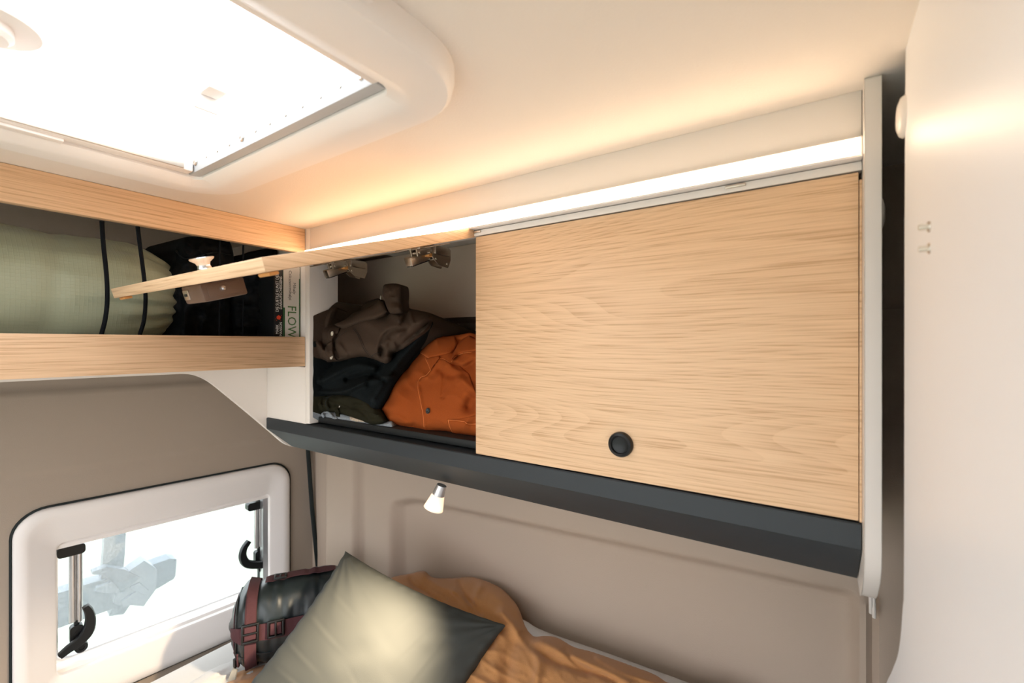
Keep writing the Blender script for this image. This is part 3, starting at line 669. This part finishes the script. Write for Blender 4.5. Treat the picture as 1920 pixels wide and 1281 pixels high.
OR.ob('shirt_body', 'orange', so, 2.2, .16)
def flap(pts, R=4, t=.004, lift=0): c_ = Cloth(pts, OR.n, OR.c, t, R, base=OR, smooth=False); return c_
c1 = flap(zo([(468, 332), (500, 300), (640, 200), (720, 170), (850, 165), (880, 240), (860, 300), (820, 345), (660, 385), (580, 400), (560, 385), (520, 360)]), 4, .006); c1.ob('collar', 'orange', so, 1.8, .002)
c2 = flap(zo([(545, 408), (600, 385), (690, 370), (700, 400), (640, 470), (597, 525), (575, 470)]), 3, .006); c2.ob('collar', 'orange', so, 1.8, .002)
c3 = flap(zo([(812, 448), (840, 400), (880, 370), (950, 345), (1025, 335), (1080, 330), (1200, 330), (1200, 180), (1080, 200), (1000, 160), (930, 200), (880, 260), (840, 330), (815, 400)]), 4, .013); c3.ob('collar', 'orange', so, 1.8, .002)
c4 = flap(zo([(690, 405), (740, 410), (800, 450), (830, 470), (900, 480), (1000, 560), (1090, 800), (1090, 1000), (900, 1040), (780, 1045), (820, 1170), (700, 1165), (535, 1160), (520, 1000), (490, 840), (463, 700), (470, 640), (500, 600), (550, 585), (600, 530)]), 3, .0035); c4.ob('placket', 'orange', so, 2.0, .001)
pk = flap(zo([(778, 1045), (860, 1050), (950, 1062), (985, 1085), (1080, 1085), (1200, 1080), (1200, 1220), (1070, 1212), (960, 1205), (870, 1198), (830, 1185), (800, 1120)]), 3, .0040); pk.base = c4; pk.ob('pocket', 'orange', so, 1.8, .001)
st = MB()
for pts, cl_ in (([(468, 332), (520, 360), (560, 385), (580, 398)], c1), ([(545, 408), (575, 470), (597, 525)], c2), ([(815, 440), (840, 400), (880, 370), (950, 345), (1025, 335)], c3), ([(597, 527), (550, 580), (500, 600), (470, 640), (463, 700), (490, 840), (520, 1000), (530, 1120)], c4), ([(640, 470), (690, 405), (740, 412), (800, 450)], c4), ([(780, 1047), (860, 1052), (950, 1064), (985, 1087), (1080, 1087)], pk), ([(780, 1047), (800, 1120), (830, 1183)], pk)):
    st.tube(cl_.seam(zo(pts), 0, .0004), .0007, 6)
st.ob('stitching', 'orange_edge', so)
m = c4.mtx(*zo([(570, 950)])[0], .0008, tilt=(-.25, -1, .2))
MB().lathe([(0, .0006), (.0022, .0008), (.0032, .0018), (.0050, .0020), (.0058, .0010), (.0058, -.001), (0, -.001)], m, 28).ob('button', 'greybtn', so)

zb_ = lambda pts: Z(580, 520, 7.116, pts)
def ppt(c, b=None): return c
# black knit pullover
sk_ = root('black_pullover', 'black knitted pullover folded under the brown shirt', 'pullover', (-.85, .75, -.14))
KN = Cloth([(560, 665), (590, 640), (640, 650), (700, 660), (740, 640), (790, 600), (812, 590), (818, 612), (800, 640), (780, 665), (762, 690), (745, 715), (730, 745), (715, 770), (700, 790), (670, 765), (640, 748), (600, 745), (560, 748)], (0, -.95, .3), -.95*.690-.3*.05, .040, 26,
    [([(590, 720), (630, 700), (665, 685), (700, 690)], 7, .014), ([(590, 735), (640, 735), (690, 715), (735, 705)], 5, .016), ([(588, 705), (610, 690), (650, 672)], 5, -.016), ([(650, 712), (690, 703), (720, 712)], 5, -.016), ([(595, 690), (600, 700), (598, 712)], 4, .010), ([(700, 745), (730, 700), (775, 645), (808, 605)], 7, .012), ([(690, 720), (720, 685), (770, 630)], 5, -.010)], [(.003, 60, 26, -20, 5)])
KN.ob('pullover_body', 'knit', sk_, 2.2, .16)
# olive trousers
ol = root('olive_trousers', 'dark olive trousers folded small at the bottom of the clothes pile', 'trousers', (-.85, .70, -.168))
OL = Cloth([(560, 742), (600, 743), (640, 735), (690, 742), (712, 765), (722, 782), (722, 793), (700, 797), (672, 788), (640, 776), (610, 772), (560, 770)], (0, -.9, .43), -.9*.655-.43*.125, .022, 16,
    [([(604, 745), (600, 757), (606, 770)], 3, .006), ([(622, 742), (612, 752), (618, 772)], 3, .007), ([(640, 745), (680, 752), (706, 780)], 6, .006), ([(630, 760), (670, 768), (690, 785)], 3, -.005)], [(.003, 25, 9, 15, 3)])
OL.ob('trousers_body', 'olive', ol, 1.8, .13)
LO = Cloth([(627, 768), (634, 765), (637, 772), (638, 783), (629, 782)], OL.n, OL.c, .006, 3, base=OL, smooth=False); LO.ob('belt_loop', 'olive', ol, 1.2, .004)
MB().tube(OL.seam([(590, 747), (612, 746), (622, 742)]), .0007).tube(OL.seam([(617, 744), (610, 756), (617, 772)]), .0007).ob('seam', 'blackr', ol)
MB().lathe([(0, .0012), (.0022, .001), (.0025, 0), (0, 0)], OL.mtx(637, 763, .001), 14).ob('rivet', 'chrome', ol)
# pale tee shirt at very bottom
tee = root('pale_tee_shirt', 'grey white printed tee shirt peeking out under the olive trousers', 'shirt', (-.85, .69, -.172))
TE = Cloth([(560, 770), (590, 773), (625, 771), (650, 778), (690, 786), (712, 792), (735, 790), (734, 803), (700, 799), (670, 795), (640, 789), (600, 784), (560, 780)], (0, -.8, .6), -.8*.648-.6*.155, .008, 6,
    [([(606, 782), (606, 774), (616, 773), (622, 780), (628, 784)], 1.8, .007)], [(.003, 16, 5, 10, 4)])
TE.ob('tee_body', 'greyw', tee, 1.6, .1)
MB().tube(TE.seam([(607, 783), (606, 776), (614, 773), (620, 777), (624, 783), (632, 785)], 0, .002), .0024, 8).ob('neckband', 'greyw', tee)
LBl = Cloth([(655, 780), (672, 779), (690, 786), (688, 792), (668, 791), (657, 788)], TE.n, TE.c, .004, 3, base=TE, smooth=False); LBl.ob('print', 'knit_cream', tee, 1.4, .002)

# brown flannel shirt on top
br = root('brown_shirt', 'crumpled brown flannel shirt with cream buttons on top of the clothes pile', 'shirt', (-.88, .75, .0))
BR = Cloth(zb_([(-120, 560), (60, 560), (150, 600), (250, 600), (330, 620), (480, 560), (600, 470), (760, 430), (860, 420), (1000, 480), (1100, 440), (1200, 440), (1290, 400), (1350, 420), (1500, 450), (1645, 495), (1640, 590), (1600, 700), (1450, 830), (1300, 940), (1190, 990), (1110, 1020), (1110, 1090), (1045, 1150), (960, 1140), (860, 1100), (720, 1065), (600, 1080), (500, 1100), (400, 1120), (250, 1135), (120, 1110), (45, 1060), (-120, 1000)]),
    (0, -.97, .22), -.97*.668-.22*.02, .050, 30,
    [(zb_([(1060, 450), (1170, 500), (1220, 620), (1160, 700)]), 9, .012), (zb_([(970, 1010), (970, 880), (1020, 780), (1120, 710), (1280, 680)]), 5, -.011), (zb_([(1000, 900), (1060, 850), (1150, 940)]), 6, .008), (zb_([(1100, 880), (1120, 830), (1170, 880)]), 8, -.008),
     (zb_([(1180, 960), (1300, 850), (1450, 730), (1600, 600)]), 4, -.016), (zb_([(1150, 800), (1290, 690), (1450, 600), (1600, 510)]), 7, .010), (zb_([(1250, 900), (1400, 790), (1600, 660)]), 6, .010),
     (zb_([(370, 760), (330, 900), (380, 1040), (480, 1090)]), 4, -.010), (zb_([(400, 900), (470, 1000), (520, 1080)]), 5, .009), (zb_([(220, 920), (200, 980), (230, 1090)]), 4, -.008), (zb_([(100, 850), (180, 960), (230, 1060)]), 6, .010), (zb_([(60, 760), (140, 820), (210, 900)]), 10, -.012), (zb_([(560, 780), (600, 900), (640, 1050)]), 18, .008), (zb_([(960, 1040), (970, 960)]), 6, -.015), (zb_([(1230, 620), (1300, 500), (1320, 420)]), 5, -.012), (zb_([(1330, 420), (1350, 520), (1380, 600)]), 4, .008)],
    [(.0015, 45, 28, 35, 8)])
BR.ob('shirt_body', 'brown', br, 2.2, .16)
def bflap(pts, t, R=4, smooth=False): return Cloth(zb_(pts), BR.n, BR.c, t, R, base=BR, smooth=smooth)
inn = Cloth(zb_([(180, 600), (250, 440), (340, 350), (400, 332), (520, 350), (680, 380), (740, 340), (860, 295), (940, 290), (1000, 400), (800, 520), (500, 640), (300, 700)]), BR.n, -.97*.735-.22*.02, .025, 14, [(zb_([(300, 500), (500, 480), (700, 420)]), 8, -.008)], [(.004, 20, 12, 0, 4)])
inn.ob('shirt_back', 'brown', br, 2.2, .10)
f1 = bflap([(330, 628), (460, 575), (560, 530), (700, 440), (850, 370), (930, 300), (1000, 330), (1060, 460), (1000, 520), (900, 570), (760, 600), (620, 650), (520, 690), (450, 700), (380, 665)], .016, 5)
f1.base = None; f1.c = BR.c+.035; f1.bulge = .022; f1.R = 10; f1.ob('collar', 'brown', br, 2, .02)
f2 = Cloth(zb_([(-60, 590), (45, 520), (130, 480), (230, 440), (300, 410), (368, 412), (350, 500), (310, 600), (280, 690), (230, 740), (140, 720), (60, 700), (-60, 700)]), BR.n, BR.c+.02, .016, 12, [(zb_([(300, 430), (250, 560), (200, 680)]), 5, .006)], [(.003, 16, 12, 0, 2)])
f2.ob('collar', 'brown', br, 2, .03)
cf = Cloth(zb_([(990, 110), (1050, 88), (1130, 82), (1200, 92), (1235, 120), (1245, 220), (1240, 330), (1250, 460), (1180, 490), (1080, 480), (1030, 400), (1000, 300), (975, 220)]), (.1, -1, .1), -.700, .026, 16, [(zb_([(1010, 320), (1120, 340), (1230, 330)]), 3, -.003), (zb_([(1020, 390), (1120, 420), (1230, 400)]), 4, .006)], [(.003, 14, 9, 0, 5)])
cf.ob('sleeve_cuff', 'brown', br, 2, .02)
ty = bflap([(250, 790), (245, 740), (270, 690), (330, 650), (420, 665), (380, 760), (300, 850), (260, 830)], .008, 3); ty.ob('placket', 'brown', br, 1.6, .004)
t2 = bflap([(205, 935), (240, 880), (310, 840), (330, 900), (320, 980), (345, 1080), (400, 1115), (300, 1125), (235, 1105), (225, 1040)], .007, 3); t2.ob('placket', 'brown', br, 1.6, .004)
sm = MB()
for pts in ([(600, 680), (660, 760), (700, 850), (750, 960), (820, 1050)], [(580, 690), (640, 765), (680, 855), (730, 965), (800, 1060)], [(820, 1060), (900, 1010), (960, 1000)], [(330, 850), (420, 770), (520, 700)]): sm.tube(BR.seam(zb_(pts), 0, .0003), .0007, 6)
sm.ob('seam', 'brown_dark', br)
for c_, p, til in ((ty, (308, 752), (-.2, -1, .1)), (t2, (298, 1068), (-.2, -1, .3)), (cf, (960, 272), (-1, -.8, 0))):
    u, v = zb_([p])[0]
    if c_ is cf: m = Vector(til).to_track_quat('Z', 'Y').to_matrix().to_4x4(); m.translation = Vector(hit(u, v, NY, -.695))
    else: m = c_.mtx(u, v, .0012, tilt=til)
    MB().lathe([(0, .0016), (.0020, .0012), (.0032, .0022), (.0048, .0018), (.0052, 0), (0, -.001)], m, 24).ob('button', 'shell', br)

# ------------------------------------------------------------ bed
BZ = -.862; CLAMP[0] = None
mt = root('mattress', 'white sheeted mattress below the rear window', 'mattress', (-.9, .3, -1.02))
mp_ = [(-1.40, -.9), (-1.40, .86), (0.02, .86), (0.02, -.9)]
MB().box((-1.43, .02), (-.95, .88), (-1.02, BZ), .03).ob('mattress_body', 'sheet', mt)
bdb = root('bed_base', 'plain bed platform under the mattress', 'bed', (-.9, .3, -1.6))
MB().box((-1.44, .03), (-.95, .90), (-1.6, -1.02), .004).ob('platform', 'white', bdb)
# white duvet edge along the wall
du = root('white_duvet', 'white duvet edge between the ochre linen and the side wall', 'bedding', (-.45, .8, BZ))
DU = Cloth([(915, 1150), (950, 1152), (985, 1164), (1008, 1178), (1060, 1198), (1120, 1218), (1200, 1247), (1280, 1276), (1340, 1300), (1440, 1340), (1400, 1430), (900, 1400), (860, 1200)], (0, -.5, .866), -.45-.866*.69, .022, 40, [([(960, 1135), (1060, 1195), (1200, 1250)], 9, .008)], [(.006, 60, 16, 25, 3)])
DU.ob('duvet_body', 'sheet', du, 4, .17, BZ)
# ochre linen
bl_ = root('linen_blanket', 'rumpled ochre linen blanket heaped behind the cushion', 'blanket', (-.7, .75, BZ))
LI = Cloth([(600, 1240), (660, 1140), (728, 1088), (745, 1080), (768, 1076), (795, 1071), (812, 1083), (850, 1084), (885, 1082), (920, 1092), (950, 1112), (972, 1140), (984, 1172), (1000, 1192), (1020, 1192), (1045, 1196), (1075, 1212), (1110, 1222), (1150, 1236), (1185, 1248), (1230, 1266), (1260, 1282), (1330, 1290), (1420, 1330), (1420, 1420), (1100, 1420), (560, 1420)],
    (0, -.5, .866), -.45-.866*.675, .055, 70,
    [([(768, 1076), (775, 1095), (800, 1110), (830, 1130)], 5, -.012), ([(795, 1073), (815, 1095), (850, 1110)], 6, .010), ([(860, 1090), (872, 1115), (900, 1150)], 5, -.010), ([(900, 1100), (890, 1130), (905, 1170)], 6, .009), ([(850, 1110), (880, 1140)], 5, .008),
     ([(940, 1150), (975, 1190), (1010, 1235), (1000, 1300)], 9, .014), ([(980, 1190), (1000, 1215), (1040, 1240), (1100, 1262)], 7, -.012), ([(1010, 1200), (1060, 1225), (1120, 1250), (1180, 1281)], 8, .012), ([(1060, 1220), (1090, 1250), (1150, 1275)], 5, -.008), ([(960, 1210), (950, 1260), (960, 1320)], 14, -.016), ([(1120, 1235), (1170, 1262), (1230, 1281)], 5, .008), ([(760, 1100), (800, 1125), (850, 1150)], 6, .008)],
    [(.004, 70, 30, 32, 4), (.0017, 34, 18, 55, 9), (.0007, 9, 6, 20, 12)])
LI.ob('blanket_body', 'linen', bl_, 3, .2, BZ)
FO = Cloth([(330, 1330), (395, 1290), (425, 1272), (450, 1256), (485, 1246), (530, 1238), (580, 1240), (620, 1320), (560, 1400), (360, 1400)], (0, 0, 1), BZ+.002, .022, 30, [([(420, 1281), (470, 1262), (520, 1250)], 4, -.006), ([(440, 1290), (500, 1268), (560, 1262)], 6, .008)], [(.006, 26, 10, -25, 4)])
FO.ob('blanket_corner', 'linen', bl_, 2.5, .004)
# sheet heap at the left
SH = Cloth([(300, 1360), (345, 1290), (372, 1270), (405, 1250), (440, 1238), (480, 1230), (540, 1225), (560, 1300), (520, 1400), (330, 1400)], (0, 0, 1), BZ-.002, .014, 40, [([(360, 1281), (400, 1262), (440, 1250)], 6, .005)], [(.005, 36, 12, -28, 7)])
SH.ob('sheet_fold', 'sheet', mt, 3, .004)

# cushion
PA, PB, PDd = Vector((-.993, .709, -.527)), Vector((-.588, .830, -.632)), Vector((-1.035, .45, -.775))
PC = PB+PDd-PA
def pillow():
    ex = (PB-PA); ey = (PDd-PA); n = ex.cross(ey).normalized()
    if n.dot(PA) > 0: n = -n
    N = 150; CR = [((-.95, -.2), (-.2, .0), .0022, .030), ((-.95, .15), (-.3, .28), .0022, .028), ((-.9, .42), (-.1, .5), .0018, .026), ((-.6, -.75), (-.15, -.55), .0015, .03), ((.45, -.85), (.30, -.2), .0020, .025), ((.62, -.7), (.50, .1), .0020, .025), ((.78, -.9), (.80, .9), .0016, .02), ((.2, -.8), (.1, -.35), .0016, .03), ((-.1, .1), (.5, .45), .0014, .03), ((-.8, -.5), (-.3, -.35), .0018, .03)]
    def pt(i, j, side):
        s, t = 2*i/N-1, 2*j/N-1
        k = .075; S_ = s*(1-k*(1-t*t)*abs(s)**2); T_ = t*(1-k*(1-s*s)*abs(t)**2)
        S_ *= 1+.015*abs(s*t)**6
        th_ = .075*((1-s*s)*(1-t*t))**.42
        wr_ = .0014*vn(s*2+t, t*6-s*3, 4)*2+.0007*math.sin(9*s+14*t+3*vn(s*2, t*2, 6))*(1-abs(s))
        ang = math.atan2(t+1, s+1); rd_ = math.hypot(t+1, s+1); wr_ += .004*math.sin(ang*20)*math.exp(-rd_*2.6)
        ang = math.atan2(t+1, 1-s); rd_ = math.hypot(t+1, 1-s); wr_ += .006*math.sin(ang*17+1)*math.exp(-rd_*2.4)
        for (x0, y0), (x1, y1), dp, wd_ in CR:
            dx, dy = x1-x0, y1-y0; q_t = min(1, max(0, ((s-x0)*dx+(t-y0)*dy)/(dx*dx+dy*dy)))
            px, py = s-x0-dx*q_t, t-y0-dy*q_t; sg_ = (px*dy-py*dx)/math.hypot(dx, dy); dd_ = math.hypot(px, py)
            wr_ += .42*dp*(math.exp(-(dd_/wd_)**2)-.8*math.exp(-((sg_-wd_*1.3)/wd_)**2)*math.exp(-(dd_/(wd_*3))**2))*math.sin(PI*min(1, max(0, q_t*.9+.05)))
        e = ((1-s*s)*(1-t*t))**.3
        e2 = min(1, (1-abs(s))*9)*min(1, (1-abs(t))*9)
        p = PA+ex*(S_+1)/2+ey*(T_+1)/2+n*side*(th_+float(wr_)*e*.8)
        # puckered hems
        if e2 < 1: p += n*(.0022*math.sin(t*38+s*3)+.0022*math.sin(s*41))*(1-e2)
        return tuple(p)
    cu = root('cushion', 'square sage green satin cushion leaning under the reading light', 'cushion', tuple((PA+PB+PC+PDd)/4-Vector((0, 0, .17))))
    for side, name, mat, lab in ((1, 'cushion_front', 'satin', None), (-1, 'cushion_back', 'orange_bk', 'orange back cloth')):
        V = [pt(i, j, side) for i in range(N+1) for j in range(N+1)]
        Fc = [(i*(N+1)+j, (i+1)*(N+1)+j, (i+1)*(N+1)+j+1, i*(N+1)+j+1) for i in range(N) for j in range(N)]
        obj(name, V, Fc, mat, cu, label=lab, sharp=80)
pillow()

# black compression bag with maroon straps
def comp_bag():
    E0, E1 = Vector((-1.288, .574, -.747)), Vector((-1.140, .812, -.747)); ax = (E1-E0); Ln = ax.length; ax.normalize()
    up = Vector((-.12, 0, 1)); up = (up-ax*up.dot(ax)).normalized(); sd = ax.cross(up)   # sd points to the room (+x)
    if sd.x < 0: sd = -sd
    RX_, RZ_ = .088, .094
    def sec(t, a, off=0):
        k = 1.0
        if t < .16: k = (1-((.16-t)/.16)**2.4*.60)
        if t > .86: k = (1-((t-.86)/.14)**2.4*.5)
        ca, sa = math.cos(a), math.sin(a); e = 2/2.7
        r = 1
        dent = .006*(1-math.exp(-((t-.22)/.05)**2))-.0
        wv = .004*float(vn(a*2.2, t*7, 3))+.0035*float(vn(a*1.2, t*22, 6))*1.5+.0018*math.sin(t*90+4*math.sin(a*2))*max(0, 1-t*4)
        x = (RX_*k+dent+wv+off)*math.copysign(abs(ca)**e, ca); z = (RZ_*k+dent+wv+off)*math.copysign(abs(sa)**e, sa)
        return E0+ax*(Ln*t)+sd*x+up*z
    bg_ = root('compression_bag', 'dark packed compression bag with maroon straps on the bed by the window', 'bag', tuple(E0-Vector((0, 0, .105))))
    A = np.linspace(0, 2*PI, 96, endpoint=False)
    L = [[tuple(sec(t, a)) for a in A] for t in np.linspace(0, 1, 64)]
    # domed end cap
    c0 = E0-ax*.012
    cap = []
    for k in (0.15, .5, .8, .95): cap.append([tuple(c0.lerp(Vector(p), k)+ax*(.012*k*k)) for p in L[0]])
    MB().loft(cap+L, True, True, True).ob('bag_body', 'bagteal', bg_, sharp=80)
    # end seam piping
    MB().tube([tuple(sec(.055, a, .0015)) for a in np.linspace(0, 2*PI, 80)], .0022, 6).ob('piping', 'black', bg_)
    MB().tube([tuple(sec(.035, a, .001)) for a in np.linspace(0, 2*PI, 80)], .0014, 6).ob('piping', 'strap', bg_, label='maroon piping')
    def band(ta, tb, a0, a1, off=.003, th_=.0022, n=70, name='strap', wob=0):
        lo_ = []
        for i in range(n+1):
            a = a0+(a1-a0)*i/n; w = wob*math.sin(i*.15)
            p, q = sec(ta+w, a, off), sec(tb+w, a, off); p2, q2 = sec(ta+w, a, off+th_), sec(tb+w, a, off+th_)
            lo_.append([tuple(p), tuple(q), tuple(q2), tuple(p2)])
        return MB().loft(lo_, True, True, True).ob(name, 'strap', bg_, sharp=30)
    # girth strap: t .17-.26
    s1 = band(.130, .220, -PI*.75, PI*1.25, .003)
    band(.140, .215, PI*.02, PI*.30, .0055, .002)
    # lengthwise strap on the room side
    def lband(a0, a1, t0, t1, off, name='strap'):
        lo_ = []
        for i in range(41):
            t = t0+(t1-t0)*i/40
            lo_.append([tuple(sec(t, a0, off)), tuple(sec(t, a1, off)), tuple(sec(t, a1, off+.002)), tuple(sec(t, a0, off+.002))])
        return MB().loft(lo_, True, True, True).ob(name, 'strap', bg_, sharp=30)
    lband(-.06, .16, .0, .97, .0045)
    lband(1.36, 1.58, .27, .9, .005)
    # buckles
    def buckle(t, a, w, h, off, rot=0, bars=2):
        p = sec(t, a, off); q = sec(t, a+.02, off); tang = (q-p).normalized(); nrm = tang.cross(ax).normalized()
        if nrm.dot(p-(E0+ax*(Ln*t))) < 0: nrm = -nrm
        m = Matrix((( *ax, 0), (*tang, 0), (*nrm, 0), (0, 0, 0, 1))).transposed(); m.translation = p
        o = MB(); r = .0028
        o.box((-w/2, w/2), (h/2-r, h/2+r), (0, .007), .0018, m); o.box((-w/2, w/2), (-h/2-r, -h/2+r), (0, .007), .0018, m)
        o.box((-w/2-r, -w/2+r), (-h/2-r, h/2+r), (0, .0065), .0018, m); o.box((w/2-r, w/2+r), (-h/2-r, h/2+r), (0, .0065), .0018, m)
        if bars: o.box((-w/2, w/2), (-r*.8, r*.8), (.002, .0085), .0015, m) if rot == 0 else o.box((-r*.8, r*.8), (-h/2, h/2), (.002, .0085), .0015, m)
        o.ob('buckle', 'black', bg_)
        o = MB(); o.box((-w*.38, w*.38), (-h*.38, h*.38), (.001, .0045), .002, m); o.ob('strap', 'strap', bg_)
    buckle(.175, .05, .034, .040, .006)
    buckle(.38, .05, .034, .036, .006, 1)
    buckle(.40, 1.46, .026, .024, .006, 1)
    # zipped lower pocket edge and pull tape
    MB().tube([tuple(sec(.07, a, .004)) for a in np.linspace(-.34, -1.15, 20)]+[tuple(sec(.02, -1.2, .004))], .0022).ob('zip', 'strap', bg_)
    MB().tube([tuple(sec(t, -.40, .0015)) for t in np.linspace(.05, .95, 30)], .0020).ob('piping', 'black', bg_)
    zp = sec(.045, -.95, .006)
    MB().box((zp.x-.005, zp.x+.006), (zp.y-.005, zp.y+.005), (zp.z-.012, zp.z+.010), .002).ob('zip_slider', 'black', bg_)
    tg = MB(); tp = zp+Vector((.004, -.006, -.012))
    tg.loft([[tuple(tp+Vector((-.006, 0, 0))), tuple(tp+Vector((.008, .003, 0))), tuple(tp+Vector((.008, .006, 0))), tuple(tp+Vector((-.006, .003, 0)))], [tuple(tp+Vector((-.004, -.012, -.022))), tuple(tp+Vector((.012, -.004, -.024))), tuple(tp+Vector((.012, -.001, -.024))), tuple(tp+Vector((-.004, -.009, -.022)))], [tuple(tp+Vector((.004, -.016, -.034))), tuple(tp+Vector((.018, -.006, -.034))), tuple(tp+Vector((.018, -.003, -.034))), tuple(tp+Vector((.004, -.013, -.034)))]], True, True, True)
    tg.ob('pull_tape', 'tag', bg_)
comp_bag()

# ------------------------------------------------------------ bicycle carrier outside the rear window
RK = -.42   # distance behind the rear wall
rk = root('bicycle_carrier', 'folded bicycle carrier rail seen through the rear window', 'carrier', rw(-.70, -1.25, RK))
nK = RN; cK = float(RN@RO)+RK
def ks(u, v): p = hit(u, v, nK, cK); return np.array([float((p-RO)@RD), float(p[2])])
def kp(s, h): return rw(s[0], s[1], RK+h)
def krail(pts, w, h0, h1, name, mat):
    lo_ = []
    for i, p in enumerate(pts):
        a = ks(*p); b = ks(*pts[min(i+1, len(pts)-1)])-ks(*pts[max(i-1, 0)]); b = b/np.linalg.norm(b); nn = np.array([-b[1], b[0]])
        ww = w[i] if isinstance(w, (list, tuple)) else w
        lo_.append([kp(a+nn*ww, h0), kp(a-nn*ww, h0), kp(a-nn*ww, h1), kp(a+nn*ww, h1)])
    return MB().loft(lo_, True, True, True).ob(name, mat, rk, sharp=30)
krail([(20, 1160), (60, 1150), (110, 1138), (170, 1118), (230, 1100), (290, 1075), (318, 1062), (326, 1060)], [.055, .055, .055, .055, .052, .045, .040, .030], -.03, .03, 'rail', 'rack')
krail([(215, 960), (214, 1000), (212, 1040), (208, 1080)], .028, -.02, .02, 'upright', 'rack')
krail([(236, 1125), (250, 1100), (252, 1075), (240, 1060)], [.045, .055, .055, .04], -.01, .05, 'clamp', 'rack2')
krail([(168, 1065), (190, 1061), (215, 1070), (240, 1088)], [.004, .012, .022, .03], .02, .055, 'clamp_lever', 'rack')
krail([(175, 1097), (200, 1092), (225, 1096)], [.006, .018, .012], .03, .05, 'reflector', 'rack2')
for i in range(7):
    krail([(238+i*3.2, 1098+i*2.2-6), (256+i*2.6, 1090+i*2.2-6)], .0035, .05, .058, 'strap_tooth', 'rack2')
krail([(206, 1142), (228, 1140), (232, 1130)], .016, -.02, .02, 'foot', 'rack')
krail([(223, 1122), (250, 1108), (258, 1112)], [.012, .02, .012], .05, .06, 'reflector', 'rack2')

a_ = ks(30, 1157)
MB().tube([kp(a_, 0), kp(a_+np.array([-.25, -.05]), 0), kp(a_+np.array([-.25, -.30]), 0), kp(a_+np.array([-.25, -.30]), -RK-.004)], .018, 10).ob('mounting_arm', 'rack', rk)
# ------------------------------------------------------------ small fittings on the right
for i, (v, lab) in enumerate(((425, 'upper small metal shelf pin on the white partition'), (466, 'lower small metal shelf pin on the white partition'))):
    p = hit(1743, v, (1, 0, 0), .0625); m = Matrix.Translation(Vector(p)) @ Matrix.Rotation(-PI/2, 4, 'Y')
    hk = root('shelf_pin', lab, 'shelf pin', tuple(p), 'shelf pins on the partition')
    MB().lathe([(0, .0010), (.0034, .0010), (.0038, 0), (0, 0)], m, 18).ob('pin_collar', 'nickel', hk)
    MB().lathe([(0, .0062), (.0017, .0060), (.0020, .0052), (.0020, .001), (0, .001)], m, 14).ob('pin_shaft', 'shell', hk)
for px_, (x, y, z, rad, hgt, sg, lab) in enumerate(((.0626, .549, .209, .019, .0055, -1, 'round pale cover cap at the upper back edge of the white partition'), (.0491, .604, .134, .017, .0045, 1, 'round pale cover cap on the outer side of the locker end panel'))):
    m = Matrix.Translation((x, y, z)) @ Matrix.Rotation(sg*PI/2, 4, 'Y')
    MB().lathe([(0, hgt), (rad*.6, hgt*.92), (rad*.9, hgt*.55), (rad, 0), (0, 0)], m, 32).ob('cover_cap', 'white', None, loc=(x, y, z), label=lab, cat='cap')
# finger tabs of the lining seam below the panel
for i, (u, v0, v1) in enumerate(((1632, 1114, 1150), (1638, 1120, 1158))):
    p = hit(u, v0, (0, 1, 0), .935); q2 = hit(u+1, v1, (0, 1, 0), .935)
    MB().tube([tuple(p), tuple((p+q2)/2+np.array([0, -.004, 0])), tuple(q2)], .0028, 8).ob('cable_end', 'peg' if 0 else 'white', None, loc=tuple(p), label=('short pale cable end, left one, below the locker end panel', 'short pale cable end, right one, below the locker end panel')[i], cat='cable')

# ------------------------------------------------------------ lift the whole van so its floor sits at z = 0
for o in list(bpy.data.objects):
    if o.parent is None: o.location.z += LIFT
